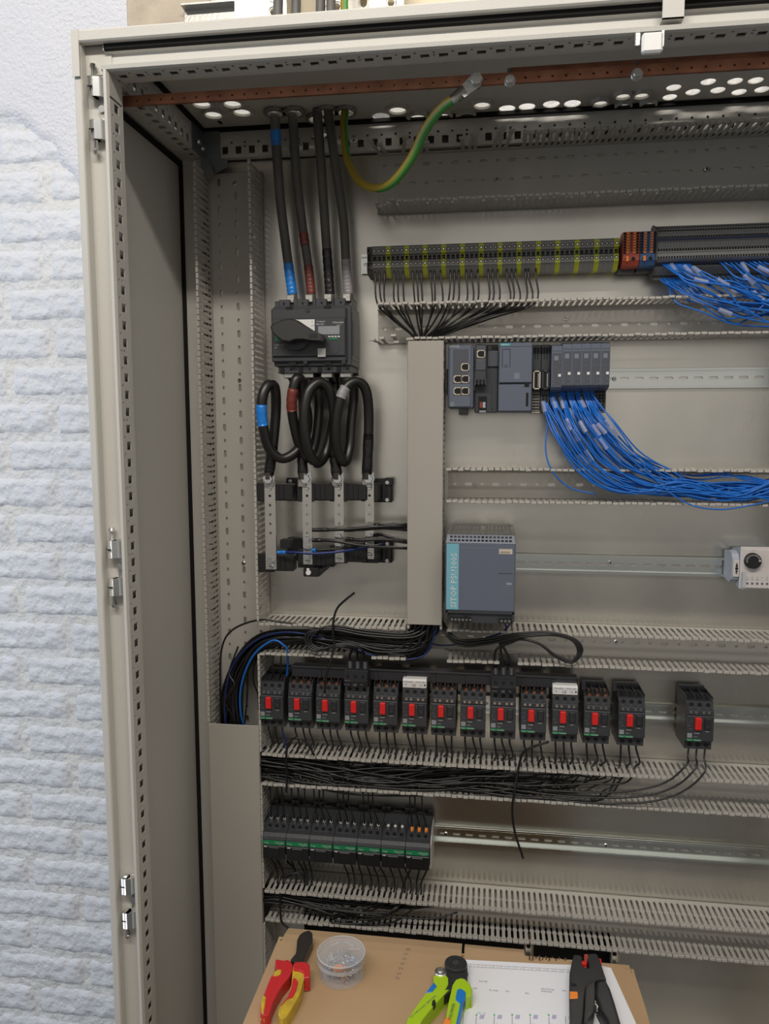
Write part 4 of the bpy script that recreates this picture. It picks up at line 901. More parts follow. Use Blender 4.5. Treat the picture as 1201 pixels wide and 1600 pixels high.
# trunk of black wires out of the narrow duct into the upper breaker duct and down the wide duct
def trunk(n, label, mk, r=(1.5, 1.7), m='wire', group=None, name='trunk_wire'):
    for i in range(n): wire(name, label, mk(i/(n-1) if n > 1 else .5), rd.uniform(*r), m, group, k=5)
J = lambda a: rd.uniform(-a, a)
def mk_D(s):
    y = 266+rd.random()*62; u = 688-s*42+J(2)
    L = rd.random(); sg = rd.random()**.8*30
    return [P(u, 955, y+10), P(u-3, 975, y), P(u-20-J(6), 994+sg+J(3), y), P(600+J(14), 996+sg+J(5), y), P(530+J(12), 984+sg*.8+J(5), y), P(460+J(8), 984+L*24, y), P(404+L*8+J(4), 992+L*26, y), P(366+L*20+J(3), 1030+L*25, y), P(348+L*32+J(3), 1085, y), P(346+L*36+J(4), 1135, y), P(346+L*36, 1170, min(y+15, 325))]
trunk(52, 'black wire in the thick trunk through the duct above the breakers', mk_D, group='black trunk wires in the duct above the breakers', r=(1.9, 2.3))
trunk(2, 'dark blue wire among the black trunk above the breakers', mk_D, m='dkblue', group='dark blue wires in the trunk above the breakers')
wire('trunk_wire', 'single black wire arching high and left out of the trunk', [P(520, 985, 262), P(440, 972, 262), P(402, 969, 262), P(362, 985, 268), P(346, 1015, 272), P(344, 1070, 280), P(345, 1135, 290)], 1.9, 'wire')
wire('trunk_wire', 'black wire with a kink hanging right of the trunk in the wide duct', [P(372, 1010, 280), P(358, 1050, 270), P(366, 1070, 262), P(352, 1095, 262), P(361, 1115, 268), P(374, 1132, 275)], 1.8, 'wire')
wire('blue_wire', 'bright blue wire curving from the wide duct to the leftmost breaker', [P(388, 1150, 290), P(376, 1115, 275), P(377, 1070, 268), P(395, 1025, 262), P(425, 1001, 256), P(443, 1008, 256), P(449, 1018, 262), P(449, 1045, 285), P(447, 1062, 292)], 1.9, 'blue')
wire('blue_wire', 'second blue wire running down the wide duct beside the first', [P(470, 990, 290), P(415, 998, 285), P(385, 1040, 285), P(376, 1090, 285), P(378, 1150, 290)], 1.9, 'dkblue')
wire('trunk_wire', 'thin black wire hanging straight beside the blue wires', [P(402, 1010, 290), P(388, 1040, 292), P(386, 1090, 292), P(380, 1150, 292)], 1.7, 'wire')
wire('trunk_wire', 'black wire hugging the right wall of the wide duct', [P(410, 1015, 290), P(397, 1040, 290), P(396, 1065, 290), P(403, 1085, 292), P(404, 1110, 300)], 1.7, 'wire')
for k, u in enumerate((426, 438)): wire('feed_wire', f'black wire entering the leftmost breaker from above, {("left", "right")[k]} one', [P(u, 1008, 300), P(u+1, 1022, 290), P(u, 1045, 285), P(u-1, 1062, 292)], 1.6, 'wire')
# loops feeding the two feed blocks
for k in range(3):
    e = BX[3]-14+k*14
    wire('feed_wire', 'looped black wire feeding the left feed block, '+('left', 'middle', 'right')[k]+' one', [P(672+k*5, 960, 285), P(640+k*6, 988+k*3, 270), P(580, 986+k*4, 264), P(520, 978+k*3, 258), P(492-k*5, 988, 254), P(482-k*4+4, 1004, 252), P(500-k*3, 1013+k*2, 250), P(530, 1010-k*2, 252), P(549+k*6, 1012, 256), (e, 272, -866), (e, 276, -882)], 2.4, 'wire', 'looped wires to the left feed block', n=8)
for k in range(3):
    e = BX[8]-14+k*14
    wire('feed_wire', 'looped black wire feeding the right feed block, '+('left', 'middle', 'right')[k]+' one', [P(684, 958, 300), P(692+k*4, 985, 275), P(718, 1008-k*4, 264), P(760, 1006-k*4, 258), P(810, 996-k*3, 254), P(860, 992-k*2, 252), P(893+k*3, 1000, 250), P(903+k*3, 1018, 250), P(893, 1031+k*2, 250), P(868, 1024+k, 252), P(842, 1006, 255), P(815, 999, 258), P(790-k*8+8, 1004, 262), P(776+k*6, 1014, 266), (e-2, 272, -864), (e, 276, -882)], 2.3, 'wire', 'looped wires to the right feed block', n=8)
for k in range(2): wire('supply_wire', 'dark blue wire from the power supply, '+('left', 'right')[k]+' one', [P(790+k*8, 962, 200), P(788+k*9, 972, 235), P(790-k*2, 985, 270), P(765, 995, 300), P(720, 1006, 310), P(685, 1008, 310), P(660, 1000, 310)], 1.6, 'dkblue')
# breaker output wires, running down and then left through the duct below
for i, bx in enumerate(BX):
    for k in range(3):
        x = bx-13.8+k*13.8; y = 285+J(8); L = rd.random(); dz = -1128+70*0
        lev = -1072-rd.random()*42
        yl = 264+rd.random()*58
        top = [(x, 282, -1004), (x+J(1), 280, -1018), (x+4+J(4), 284, -1045), (x+3+J(3), 296, -1062)]
        if i == 13:
            xs = [P(1086-k*0+k*12, 1168, 270)]; a = k
            pts = [(x, 272, -1003), (x-2, 268, -1022), P(1072+k*14, 1195+k*6, 252), P(1040+k*12, 1222+k*8, 250), P(985+k*10, 1236+k*9, 254), P(910, 1238+k*8, 262), P(830, 1232+k*6, 268), P(740, 1222+k*5, 272), P(640, 1220+k*4, 275), P(520, 1208, 278), P(415, 1200, 285), P(395, 1200, 290)]
        else:
            pts = top[:]; run = max(30, min(90, x-120)); n_ = max(2, int((x-60)/110))
            pts[-1] = (x+1, 292, -1056); pts.append((x-7, (yl+292)/2, -1072)); pts.append((x-30, yl, lev+4)); pts.append((x-run, yl, lev))
            x_end = 40; q_ = x-run
            while q_ > x_end+60: q_ -= 95; pts.append((q_, yl+J(9), max(-1113, lev+J(9)-16*math.sin(max(0, min(1, (q_-150)/450))*math.pi)-(10 if yl < 285 and 250 < q_ < 600 else 0))))
            pts.append((x_end-8, yl, lev-30)); pts.append((x_end-12, yl+4, lev-120))
        m_ = 'dkblue' if (i == 0 and k == 2) else 'wire'
        nm = ('the leftmost breaker', 'the second breaker', 'the third breaker', 'the fourth breaker', 'the fifth breaker', 'the breaker with the left white plate', 'the seventh breaker', 'the eighth breaker', 'the ninth breaker', 'the tenth breaker', 'the breaker with the right white plate', 'the twelfth breaker', 'the thirteenth breaker', 'the breaker standing apart')[i]
        wire('output_wire', f'{"dark blue" if m_ == "dkblue" else "black"} wire from below {nm}, {("left", "middle", "right")[k]} pole', pts, 1.75, m_, 'wires leaving the breakers', k=4)
def mk_E(s):
    y = 264+rd.random()*60; L = -1074-rd.random()*38; xr = 330+rd.random()*350
    return [(20, y, L-90), (34, y, L-30), (90, y, L), (180, y, L-6+J(10)), (300, y, L-18+J(9)), (xr, y, L-16+J(10)), (xr+70, y, L-4+J(8)), (xr+100, 296, -1082), (xr+108, 300, -1058)]
trunk(26, 'black wire in the tangled trunk through the duct below the breakers', mk_E, group='black trunk wires in the duct below the breakers')
# contactor input wires
ci = [(421.5, 432, 440), (455, 465.5, 475.4), (490, 498.5, 505), (527, 536, 544), (567, 575, 582), None, (640, 648, 659)]
cn = ['leftmost', 'second', 'third', 'middle', 'fifth', 'sixth', 'rightmost']
for i, tr in enumerate(ci):
    if not tr: continue
    for k, u in enumerate(tr):
        x = CXS[i]-12+k*13.2; v0 = 1222+(u-420)*.075; y0 = 272+J(4)
        a = P(u, v0+6, y0); yl = 268+rd.random()*40; lv = -1098-rd.random()*12
        pts = [(30, yl, lv-60), (60, yl, lv-8), (max(100, a[0]-70), yl, lv+4), (a[0]-20, (yl+y0)/2, lv+4), (a[0]-2, y0, a[2]+12), a, (a[0]+1, y0, a[2]-25), (x, 274, -1186), (x, 277, -1194)]
        ob, p, o = wire('input_wire', f'black wire on top of the {cn[i]} contactor, {("left", "middle", "right")[k]} pole', pts, 1.5, 'wire', 'wires on top of the contactors', k=4)
        if i == 6: q = MB('orange'); q.cyl((x, 276, -1199), (x, 275, -1191), 2.6, 8); q.box(x-3, x+1, 272, 275, -1199, -1193, .6); q.build('orange_sleeve', ob, o)
# contactor output wires into the lowest duct
co = [(421, 430, 452), (462, 471, 480), None, (534, 546, 557), (570, 580, 590), (606, 619, 629), (640, 653, 665)]
for i, tr in enumerate(co):
    if not tr: continue
    for k, u in enumerate(tr):
        v0 = 1343+(u-420)*.08; a = P(u, v0, 285); sag = (0 if i < 3 else 10*(k-1)+10)
        b = P(u+9+J(4)-(14 if i > 5 else 0), v0+38, 286); yl = 262+rd.random()*30+(0 if i > 4 else 20); lv = -1352-rd.random()*22
        pts = [(a[0], 285, -1254), (a[0]+3, 282, -1275), (b[0]+2, 284, -1305), (b[0], 290, -1335), (b[0]-14, yl, -1352)]
        if i > 3: pts += [(b[0]-60, yl, -1376-sag*.5), (b[0]-130, yl, -1384-sag*.4), ((b[0]+110)/2, yl, -1368-J(5))]
        pts += [(150, yl, lv+4), (100, yl, lv), (45, yl, lv-20), (34, yl+5, lv-100)]
        wire('output_wire', f'black wire from below the {cn[i]} contactor, {("left", "middle", "right")[k]} pole', pts, 1.75, 'wire', 'wires leaving the contactors', k=4)
def mk_F(s):
    y = 266+rd.random()*55; L = -1346-rd.random()*26; xr = 200+rd.random()*200
    return [(26, y, L-80), (40, y, L-20), (90, y, L), (180, y, L+J(5)), (xr+20, y, L-6), (xr+90, y+8, L+8)]
trunk(14, 'black wire in the bundle through the lowest duct', mk_F, group='black wires bundled in the lowest duct')
# black cable ties with uncut tails
def tie(lab, pts, r=1.9): wire('cable_tie', lab, pts, r, 'tblack', 'black tie wires with loose tails', 'cable tie', n=6)
tie('black tie around the upper trunk, tails sticking up and hanging before the third breaker', [P(554, 926, 244), P(540, 937, 244), P(527, 950, 250), P(521, 968, 250), P(520, 990, 250), P(522, 1008, 250), P(517, 1030, 244), P(510, 1055, 240), P(507, 1083, 244)], 2.1)
tie('black tie around the lower trunk, cut end pointing right and long tail hanging down', [P(857, 1159, 240), P(835, 1166, 242), P(818, 1175, 248), P(812, 1190, 254), P(807, 1215, 254), P(803, 1240, 250), P(800, 1265, 254), P(804, 1300, 262), P(817, 1341, 262)], 2.3)
tie('short black tie arch over the duct under the second breaker', [P(447, 1240, 256), P(448, 1215, 256), P(447, 1185, 254), P(450, 1163, 250), P(462, 1153, 244), P(478, 1160, 246), P(491, 1180, 252)], 2.2)
tie('short black tie end poking out over the carton corner', [P(437, 1395, 262), P(438, 1418, 258), P(440, 1440, 256), P(455, 1454, 254)], 2.3)
wire('coil_wire', 'black wire curl under the second contactor', [P(448, 1345, 290), P(457, 1355, 280), P(457, 1366, 275), P(442, 1372, 275), P(444, 1367, 272), P(470, 1365, 275), P(476, 1380, 285)], 2, 'wire')
# blue field wires below the controller
def sleeve(ob, p, o, t, L=22):
    i = max(1, int(t*(len(p)-2))); a = p[i]; d = (p[i+1]-p[i-1]).normalized(); q = MB('clear'); q.cyl(tuple(a-d*L/2), tuple(a+d*L/2), 3.9, 8, cap=False); q.build('clear_sleeve', ob, o)
gx = [(844, 851), (858, 867), (874, 881), (886, 895), (899, 905), (911, 919), (922, 926)]; gn = [9, 9, 8, 10, 9, 8, 3]; gl = ['the ivory plug socket', 'the dark plug socket', 'the first input module', 'the second input module', 'the third input module', 'the fourth input module', 'the fifth input module']
for g, (ua, ub) in enumerate(gx):
    for k in range(gn[g]):
        s = (g+k/gn[g])/6.6; u = ua+(ub-ua)*k/max(1, gn[g]-1); y = 286-26*rd.random(); w1 = J(5); lerp = lambda a, b: a+(b-a)*s
        ve = 742+rd.random()*44
        pts = [P(u, 611+J(2), 300), P(u+lerp(3, 6), 630, 292), P(lerp(868, 952)+w1, lerp(680, 655), y), P(lerp(905, 1000)+J(9), lerp(738, 705)+J(6), y-6), P(lerp(968, 1060)+J(12), lerp(770, 738)+J(6), y-6), P(1080+J(20), 765+J(14), y-4), P(1150, 768+J(15), y), P(1215, ve, y+4)]
        ob, p, o = wire('field_wire', f'blue field wire from under {gl[g]}', pts, 1.45, 'blue', f'blue field wires under {gl[g]}', k=6)
        if rd.random() < .36: sleeve(ob, p, o, .15+rd.random()*.26)
ob, p, o = wire('field_wire', 'blue wire hanging lowest left over the controller duct', [P(851, 613, 300), P(856, 650, 285), P(852, 700, 270), P(862, 735, 262), P(890, 762, 262), P(930, 772, 262)], 1.4, 'blue')
ob, p, o = wire('field_wire', 'blue wire sagging lowest under the controller duct', [P(925, 616, 290), P(965, 670, 262), P(1020, 745, 256), P(1070, 785, 254), P(1120, 796, 254), P(1170, 790, 256), P(1215, 780, 262)], 1.4, 'blue')
for k in range(3): wire('field_wire', 'blue wire arching highest over the bundle at the right edge', [P(960, 735, 300), P(1010, 728+k*2, 290), P(1080, 745+J(4), 280), P(1130, 745-k*3, 270), P(1165, 744+k*3, 270), P(1215, 756, 270)], 1.4, 'blue', 'blue wires arching highest at the right edge')
# blue wires under the tall terminals
for k in range(44):
    row = k % 2; u = 1032+(k//2)*(3.6 if k < 24 else 7.5); v = (413 if row == 0 else 437)-(u-1030)*.03; y = 250+rd.random()*40
    ve = 440+rd.random()*70; du = 40+rd.random()*40
    pts = [P(u, v-2, 290 if row == 0 else 304), P(u+7, v+3+row*2, 282), P(u+du*.6, v+14+rd.random()*14+row*8, y), P(u+du*1.5, v+28+rd.random()*26+row*8, y-6), P(u+du*2.4, min(v+40+rd.random()*40, 506), y), P(max(u+du*3, 1215), ve, y)]
    if pts[-2][0] > pts[-1][0]-8: pts.pop(-2)
    ob, p, o = wire('field_wire', f'blue wire from the {("upper", "lower")[row]} holes of the tall terminal block', pts, 1.4, 'blue', f'blue wires from the {("upper", "lower")[row]} holes of the tall terminal block', k=6)
    if rd.random() < .55: sleeve(ob, p, o, .25+rd.random()*.4)
wire('field_wire', 'blue wire hanging lowest from the left end of the tall block', [P(1031, 437, 300), P(1045, 450, 285), P(1048, 462, 270), P(1060, 475, 262), P(1095, 487, 258), P(1140, 505, 258), P(1180, 510, 262), P(1215, 510, 270)], 1.4, 'blue')
# ------------------------------------------------------------------ carton with paper and tools
ZT_ = -1200
o = (484, -270, -1950); t = thing('cardboard_box', 'tall brown carton used as a table in front of the cabinet', 'box', o)
q = MB('card'); q.box(229, 740, -505, -501, -1950, ZT_-4); q.build('side_panel', t, o)
for a in ((229, 740, -46, -42), (229, 233, -501, -46), (736, 740, -501, -46)): q = MB('card'); q.box(*a, -1950, ZT_-4); q.build('side_panel', t, o)
def curve_sheet(q, outline, z0, z1): q.prism(outline, 'z', z0, z1)
# main top sheet with torn notch at the back
out = [(229, -505), (740, -505), (741, -120), (739, -66), (733, -52), (720, -44), (672, -40), (652, -40), (645, -44), (640, -39), (634, -46), (629, -40), (623, -48), (617, -42), (612, -50), (606, -44), (598, -52), (590, -40), (578, -36), (560, -38), (519, -36), (508, -42), (506, -55), (500, -55), (360, -56), (231, -56)]
q = MB('card'); curve_sheet(q, out, ZT_-4, ZT_); q.use('card2').box(503.5, 504.2, -110, -56, ZT_-.2, ZT_+.15); q.build('top_sheet', t, o)
q = MB('card'); q.prism([(-54, ZT_-1.5), (-36, ZT_-3), (-14, ZT_-9), (-15, ZT_-12), (-54, ZT_-6)], 'x', 236, 500); q.prism([(-54, ZT_-1.2), (-30, ZT_-2.4), (-16, ZT_-8), (-54, ZT_-6)], 'x', 504, 590); q.prism([(-52, ZT_-2), (-36, ZT_-3), (-36, ZT_-8), (-52, ZT_-6)], 'x', 590, 735); q.build('rear_flap', t, o)
q = MB('card2')
for i in range(12): x = 596+i*4.6; q.cyl((x, -52+(i % 3)*3, ZT_-2), (x+1, -37+(i % 2)*3, ZT_-3), 1.2, 5)
tag(q.build('torn_fluting', t, o), 'torn corrugated edge', kind='stuff')
q = MB('ink'); 
for j, sx in enumerate(('10', '20', '30', '40', '50', '60', '70')): q.text(sx, 7, PZ(633-j*2.8, 1484+j*8, ZT_)[0], PZ(633, 1484+j*8, ZT_)[1], ZT_+.1, ax='z')
q.build('pencil_numbers', t, o)
# drawing sheets
def pz(z, *a): return [PZ(u, v, z)[:2] for u, v in a]
def sheet_obj(ol, z, label, pr=False):
    c = (sum(a for a, b in ol)/len(ol), sum(b for a, b in ol)/len(ol)); o = (c[0], c[1], z); q = MB('paper'); q.prism(ol, 'z', z, z+.35)
    ob = q.build('paper_sheet', o=o); tag(ob, label, 'paper'); return ob, o
sheet_obj([(502, -300), (752-4, -300), (708, -50), (694, -47), (500, -66)], ZT_+.3, 'lower white sheet peeking out right of the printed drawing')
ob, o = sheet_obj([(498, -300), (738, -300), (702, -51), (600, -56), (498, -62)], ZT_+.9, 'white printed wiring drawing lying on the carton'); z = ZT_+1.35
q = MB('ink'); A = Vector((503, -70.5, z)); B = Vector((694, -60.5, z))
def ln(q, a, b, w=.25): a = Vector(a); b = Vector(b); d = (b-a).normalized(); n_ = Vector((-d.y, d.x, 0))*w; q.add([a-n_, b-n_, b+n_, a+n_], [(0, 1, 2, 3)])
ln(q, A, B); ln(q, A+Vector((.3, -5, 0)), B+Vector((.3, -5, 0))); ln(q, A, A+Vector((-3, -230, 0))); ln(q, A+Vector((5, -5, 0)), A+Vector((2, -230, 0)))
for i in range(19): a = A+(B-A)*(i/18); ln(q, a, a+Vector((0, -5, 0)), .2)
for i in range(18): a = A+(B-A)*((i+.5)/18); q.text(str(i+1), 3, a.x, a.y-4, z, ax='z')
for (u, v, s_) in ((748, 1534, 'NOTE'), (738, 1545, '24V'), (764, 1548, 'PL A42'), (790, 1550, 'M1'), (820, 1553, 'M2'), (845, 1546, 'SECTION'), (845, 1549.5, 'DESIGN'), (878, 1549, 'M3')): p = PZ(u, v, z); q.text(s_, 4.2, p[0], p[1], z, ax='z')
for u in (744, 772, 800, 828, 857, 883): p = PZ(u, 1588, z); ln(q, (p[0], p[1], z), (p[0]-2, p[1]-60, z), .3); q.text('2', 3.5, p[0]+2, p[1]-14, z, ax='z')
q.use('inkb')
for u in (744, 772, 800, 828, 857, 883):
    p = PZ(u+5, 1589, z)
    for j in range(4): ln(q, (p[0]+j*1.4, p[1]-3, z), (p[0]+j*1.4+1.5, p[1]+4, z), .3)
p = PZ(745, 1584, z); q.text('11...2', 5, p[0], p[1], z, ax='z'); q.use('inkg')
for u in (744, 772, 800, 828, 857): p = PZ(u, 1587, z); q.add([(p[0]-1.5, p[1], z), (p[0]+1.5, p[1], z), (p[0], p[1]+4, z)], [(0, 1, 2)])
q.build('printed_lines', ob, o)
def bevel(ob, w_, seg=3):
    m_ = ob.modifiers.new('b', 'BEVEL'); m_.width = w_*.001; m_.segments = seg; m_.limit_method = 'ANGLE'; m_.angle_limit = .7; ob.data.polygons.foreach_set('use_smooth', [False]*len(ob.data.polygons)); return ob
def slab(mt, pts, z0, z1, name, par, o, bw, zr=None, label=None):
    zr = z1 if zr is None else zr; q = MB(mt); q.prism(pz(zr, *pts), 'z', z0, z1); return tag(bevel(q.build(name, par, o), bw), label)
def px(base, s_, *a): return [(base[0]+x/s_, base[1]+y/s_) for x, y in a]
# diagonal cutter
o = PZ(458, 1520, ZT_); t = thing('diagonal_cutter', 'insulated side cutting pliers with red and yellow handles lying left on the carton', 'pliers', o)
B_ = (380, 1420); S_ = 5.004
slab('forged', px(B_, S_, (500, 168), (520, 170), (540, 185), (543, 240), (520, 290), (500, 330), (465, 420), (420, 425), (368, 405), (372, 390), (410, 345), (416, 300), (420, 240), (440, 200), (470, 178)), ZT_+5, ZT_+17, 'jaw', t, o, 3)
q = MB('hole'); a, b = pz(ZT_+17.2, *px(B_, S_, (522, 172), (492, 205))); ln(q, (*a, ZT_+17.2), (*b, ZT_+17.2), .5); a, b = pz(ZT_+17.2, *px(B_, S_, (510, 240), (470, 300))); q.build('cutting_edge', t, o)
lh = px(B_, S_, (250, 400), (262, 390), (290, 398), (318, 404), (345, 394), (372, 410), (388, 440), (384, 480), (360, 530), (310, 590), (262, 670), (228, 740), (205, 820), (180, 833), (150, 830), (133, 812), (134, 760), (150, 690), (168, 650), (190, 590), (215, 530), (250, 490), (262, 465), (252, 440))
slab('rgrip', lh, ZT_+1, ZT_+18, 'grip', t, o, 6, label='red and yellow left grip')
for ol in (((268, 474), (300, 478), (292, 510), (262, 522), (232, 524), (246, 492)), ((142, 700), (158, 668), (180, 690), (172, 740), (160, 826), (140, 806), (138, 760))): slab('yellow', px(B_, S_, *ol), ZT_+10, ZT_+19.4, 'yellow_inlay', t, o, 2.5, ZT_+19)
rh = px(B_, S_, (392, 432), (410, 420), (450, 418), (500, 426), (520, 446), (522, 500), (516, 540), (478, 543), (468, 570), (452, 640), (425, 700), (390, 760), (340, 840), (312, 862), (288, 852), (272, 820), (276, 780), (300, 745), (335, 700), (360, 650), (376, 590), (382, 520), (385, 480))
slab('yellow', rh, ZT_+1, ZT_+18, 'grip', t, o, 6, label='yellow right grip')
slab('rgrip', px(B_, S_, (392, 432), (410, 420), (450, 418), (500, 426), (520, 446), (522, 500), (516, 540), (478, 543), (470, 500), (440, 482), (392, 478)), ZT_+3, ZT_+21, 'guard', t, o, 4, ZT_+20)
slab('rgrip', px(B_, S_, (388, 545), (410, 545), (428, 575), (412, 640), (386, 690), (340, 706), (296, 756), (345, 690), (372, 630)), ZT_+10, ZT_+19.6, 'red_inlay', t, o, 2.5, ZT_+19)
# ferrule tub
c = PZ(533, 1487, ZT_+33); R1 = 33; o = (c[0], c[1], ZT_); t = thing('ferrule_tub', 'round translucent plastic tub of wire ferrules beside the red pliers', 'tub', o)
zc = ZT_; q = MB('tin'); q.cyl((c[0], c[1], zc+.5), (c[0], c[1], zc+24), R1-2.5, 40, cap=True); q.build('tub_body', t, o)
q = MB('tinlid'); q.cyl((c[0], c[1], zc+22), (c[0], c[1], zc+33), R1, 40, cap=False); q.use('rim').tube([(c[0]+(R1-.4)*math.cos(i*.1571), c[1]+(R1-.4)*math.sin(i*.1571), zc+33) for i in range(41)], 1.1, 6, cap=False); q.cyl((c[0], c[1], zc+21), (c[0], c[1], zc+27), R1+.3, 40, cap=False); q.use('tinlid').cyl((c[0], c[1], zc+31.5), (c[0], c[1], zc+33), R1-1, 40); q.build('lid', t, o)
q = MB('tin')
for k in range(7):
    a = k*2*math.pi/7+.4; q.add([(c[0]+3*math.cos(a), c[1]+3*math.sin(a), zc+2), (c[0]+(R1-3)*math.cos(a), c[1]+(R1-3)*math.sin(a), zc+2), (c[0]+(R1-3)*math.cos(a), c[1]+(R1-3)*math.sin(a), zc+23), (c[0]+3*math.cos(a), c[1]+3*math.sin(a), zc+23)], [(0, 1, 2, 3)])
q.build('divider', t, o)
rf = random.Random(3)
for k, mt in enumerate(('clear', 'term2', 'tblue', 'dred', 'orange', 'term2', 'dullsteel')):
    q = MB(mt); a0 = [2.0, 1.0, .05, -.85, -1.45, -2.6, 2.9][k]
    for j in range(60 if k != 4 else 20):
        a = a0+rf.uniform(-.4, .4); r_ = rf.uniform(6, R1-13); p0 = Vector((c[0]+r_*math.cos(a), c[1]+r_*math.sin(a), zc+rf.uniform(3, 19))); d = Vector((rf.uniform(-1, 1), rf.uniform(-1, 1), rf.uniform(-.2, .5))).normalized()
        q.use(mt).cyl(tuple(p0), tuple(p0+d*3), 1.5, 6); q.use('steel').cyl(tuple(p0+d*3), tuple(p0+d*7), .7, 5)
    tag(q.build('ferrule_pile', t, o), None, kind='stuff')
q = MB('wtxt')
for s_, a, r_ in (('1.5mm2', 2.3, 26), ('2.5mm2', 1.1, 26), ('0.75mm2', .35, 20), ('1.0mm2', -.7, 17), ('0.5mm2', -2.4, 24)): q.text(s_, 4.6, c[0]+17*math.cos(a), c[1]+17*math.sin(a), zc+33.3, a-1.57 if a > 1 else a*.5, ax='z', center=True)
q.use('orange').prism([(c[0]-7, c[1]-26), (c[0]-2, c[1]-30), (c[0]+6, c[1]-29), (c[0]+9, c[1]-25), (c[0]+2, c[1]-19)], 'z', zc+26, zc+30); q.build('lid_print', t, o)
# crimping pliers
o = PZ(700, 1560, ZT_); t = thing('crimping_pliers', 'lime and blue crimping pliers with round black head on the drawing edge', 'pliers', o)
B_ = (620, 1470); S_ = 7.506
cc = PZ(712, 1504, ZT_+20); q = MB('bphos'); q.cyl((cc[0], cc[1], ZT_+4), (cc[0], cc[1], ZT_+20), 15.5, 32); b = bevel(q.build('crimp_head', t, o), 1.5, 2)
q = MB('steel'); q.prism([(cc[0]-4, cc[1]), (cc[0], cc[1]-4), (cc[0]+4, cc[1]), (cc[0], cc[1]+4)], 'z', ZT_+20, ZT_+20.6); q.use('hole').prism([(cc[0]-1.5, cc[1]), (cc[0], cc[1]-1.5), (cc[0]+1.5, cc[1]), (cc[0], cc[1]+1.5)], 'z', ZT_+20.4, ZT_+20.9)
for dx, dy in ((3, 7), (-8, -6), (2, -8)): q.cyl((cc[0]+dx, cc[1]+dy, ZT_+20), (cc[0]+dx, cc[1]+dy, ZT_+20.5), 1, 8)
q.build('crimp_die', t, o)
slab('bphos', px(B_, S_, (560, 300), (600, 240), (780, 220), (826, 300), (826, 450), (740, 500), (640, 590), (560, 600), (600, 440)), ZT_+4, ZT_+16, 'head_plate', t, o, 1.5)
slab('bphos', px(B_, S_, (610, 440), (650, 480), (640, 580), (560, 640), (490, 670), (480, 650), (560, 570)), ZT_+6, ZT_+18, 'ratchet', t, o, 1)
slab('lime', px(B_, S_, (690, 448), (740, 432), (800, 444), (850, 490), (884, 560), (872, 625), (806, 655), (772, 730), (742, 850), (716, 976), (712, 1200), (500, 1200), (560, 976), (600, 730), (650, 510)), ZT_+1, ZT_+20, 'grip', t, o, 5)
slab('bgrip', px(B_, S_, (705, 575), (750, 562), (806, 600), (806, 655), (772, 730), (746, 850), (716, 990), (690, 985), (730, 800), (738, 740), (685, 700), (690, 640)), ZT_+8, ZT_+21, 'blue_inlay', t, o, 2, ZT_+20)
slab('lime', px(B_, S_, (428, 410), (470, 385), (560, 388), (600, 430), (602, 500), (565, 575), (612, 560), (420, 770), (300, 920), (160, 1200), (40, 1200), (130, 900), (330, 620), (430, 500)), ZT_+1, ZT_+20, 'grip', t, o, 5)
slab('bgrip', px(B_, S_, (432, 490), (470, 535), (410, 608), (336, 614)), ZT_+8, ZT_+21, 'blue_inlay', t, o, 1.5, ZT_+20)
slab('black', px(B_, S_, (440, 688), (456, 730), (430, 770), (406, 760), (414, 710)), ZT_+15, ZT_+20.8, 'black_mark', t, o, .4, ZT_+20)
a = PZ(688, 1515, ZT_+24); q = MB('steel'); q.cyl((a[0], a[1], ZT_+2), (a[0], a[1], ZT_+22), 7.6, 20); q.use('dullsteel').cyl((a[0], a[1], ZT_+22), (a[0], a[1], ZT_+24), 4.6, 16, r2=3.4); q.build('adjusting_wheel', t, o)
slab('orange', px(B_, S_, (575, 900), (625, 905), (632, 976), (600, 1010), (530, 990)), ZT_+14, ZT_+21, 'latch', t, o, 1, ZT_+20)
q = MB('ink'); a = PZ(*px(B_, S_, (668, 720))[0], ZT_+21); q.text('RENNSTEIG', 5.4, a[0]-2, a[1]-2, ZT_+21, -1.72, ax='z'); a = PZ(*px(B_, S_, (160, 905))[0], ZT_+21); q.text('CIC 0.08-10 mm2 / AWG 28-8', 4.0, a[0], a[1], ZT_+20.6, .96, ax='z'); q.build('printed_marks', t, o)
# wire stripper
o = PZ(920, 1550, ZT_); t = thing('wire_stripper', 'black automatic wire stripper with orange slider lying on the drawing', 'pliers', o)
B_ = (720, 1430); S_ = 3.532
slab('bphos', px(B_, S_, (612, 250), (622, 216), (660, 220), (668, 232), (664, 262), (676, 285), (704, 292), (708, 262), (698, 240), (704, 212), (748, 211), (768, 248), (790, 320), (802, 352), (760, 352), (710, 378), (690, 396), (680, 470), (678, 520), (664, 640), (655, 720), (598, 720), (600, 560), (597, 430), (598, 320)), ZT_+2, ZT_+20, 'body', t, o, 3)
slab('handle', px(B_, S_, (688, 400), (738, 358), (740, 420), (738, 500), (730, 540), (694, 594), (680, 590), (683, 480)), ZT_+6, ZT_+23, 'lever', t, o, 2, ZT_+21)
slab('bphos', px(B_, S_, (745, 362), (800, 354), (824, 400), (850, 480), (885, 600), (930, 740), (872, 740), (800, 560), (765, 505), (738, 430)), ZT_+2, ZT_+20, 'handle', t, o, 4)
slab('handle', px(B_, S_, (752, 505), (772, 510), (850, 640), (880, 740), (840, 740), (800, 620)), ZT_+2, ZT_+14, 'inner_bar', t, o, 1)
slab('orange', px(B_, S_, (600, 422), (644, 424), (645, 460), (600, 462)), ZT_+8, ZT_+21, 'slider', t, o, 1, ZT_+20)
slab('hole', px(B_, S_, (606, 372), (636, 378), (638, 392), (608, 388)), ZT_+14, ZT_+20.6, 'slot', t, o, .3)
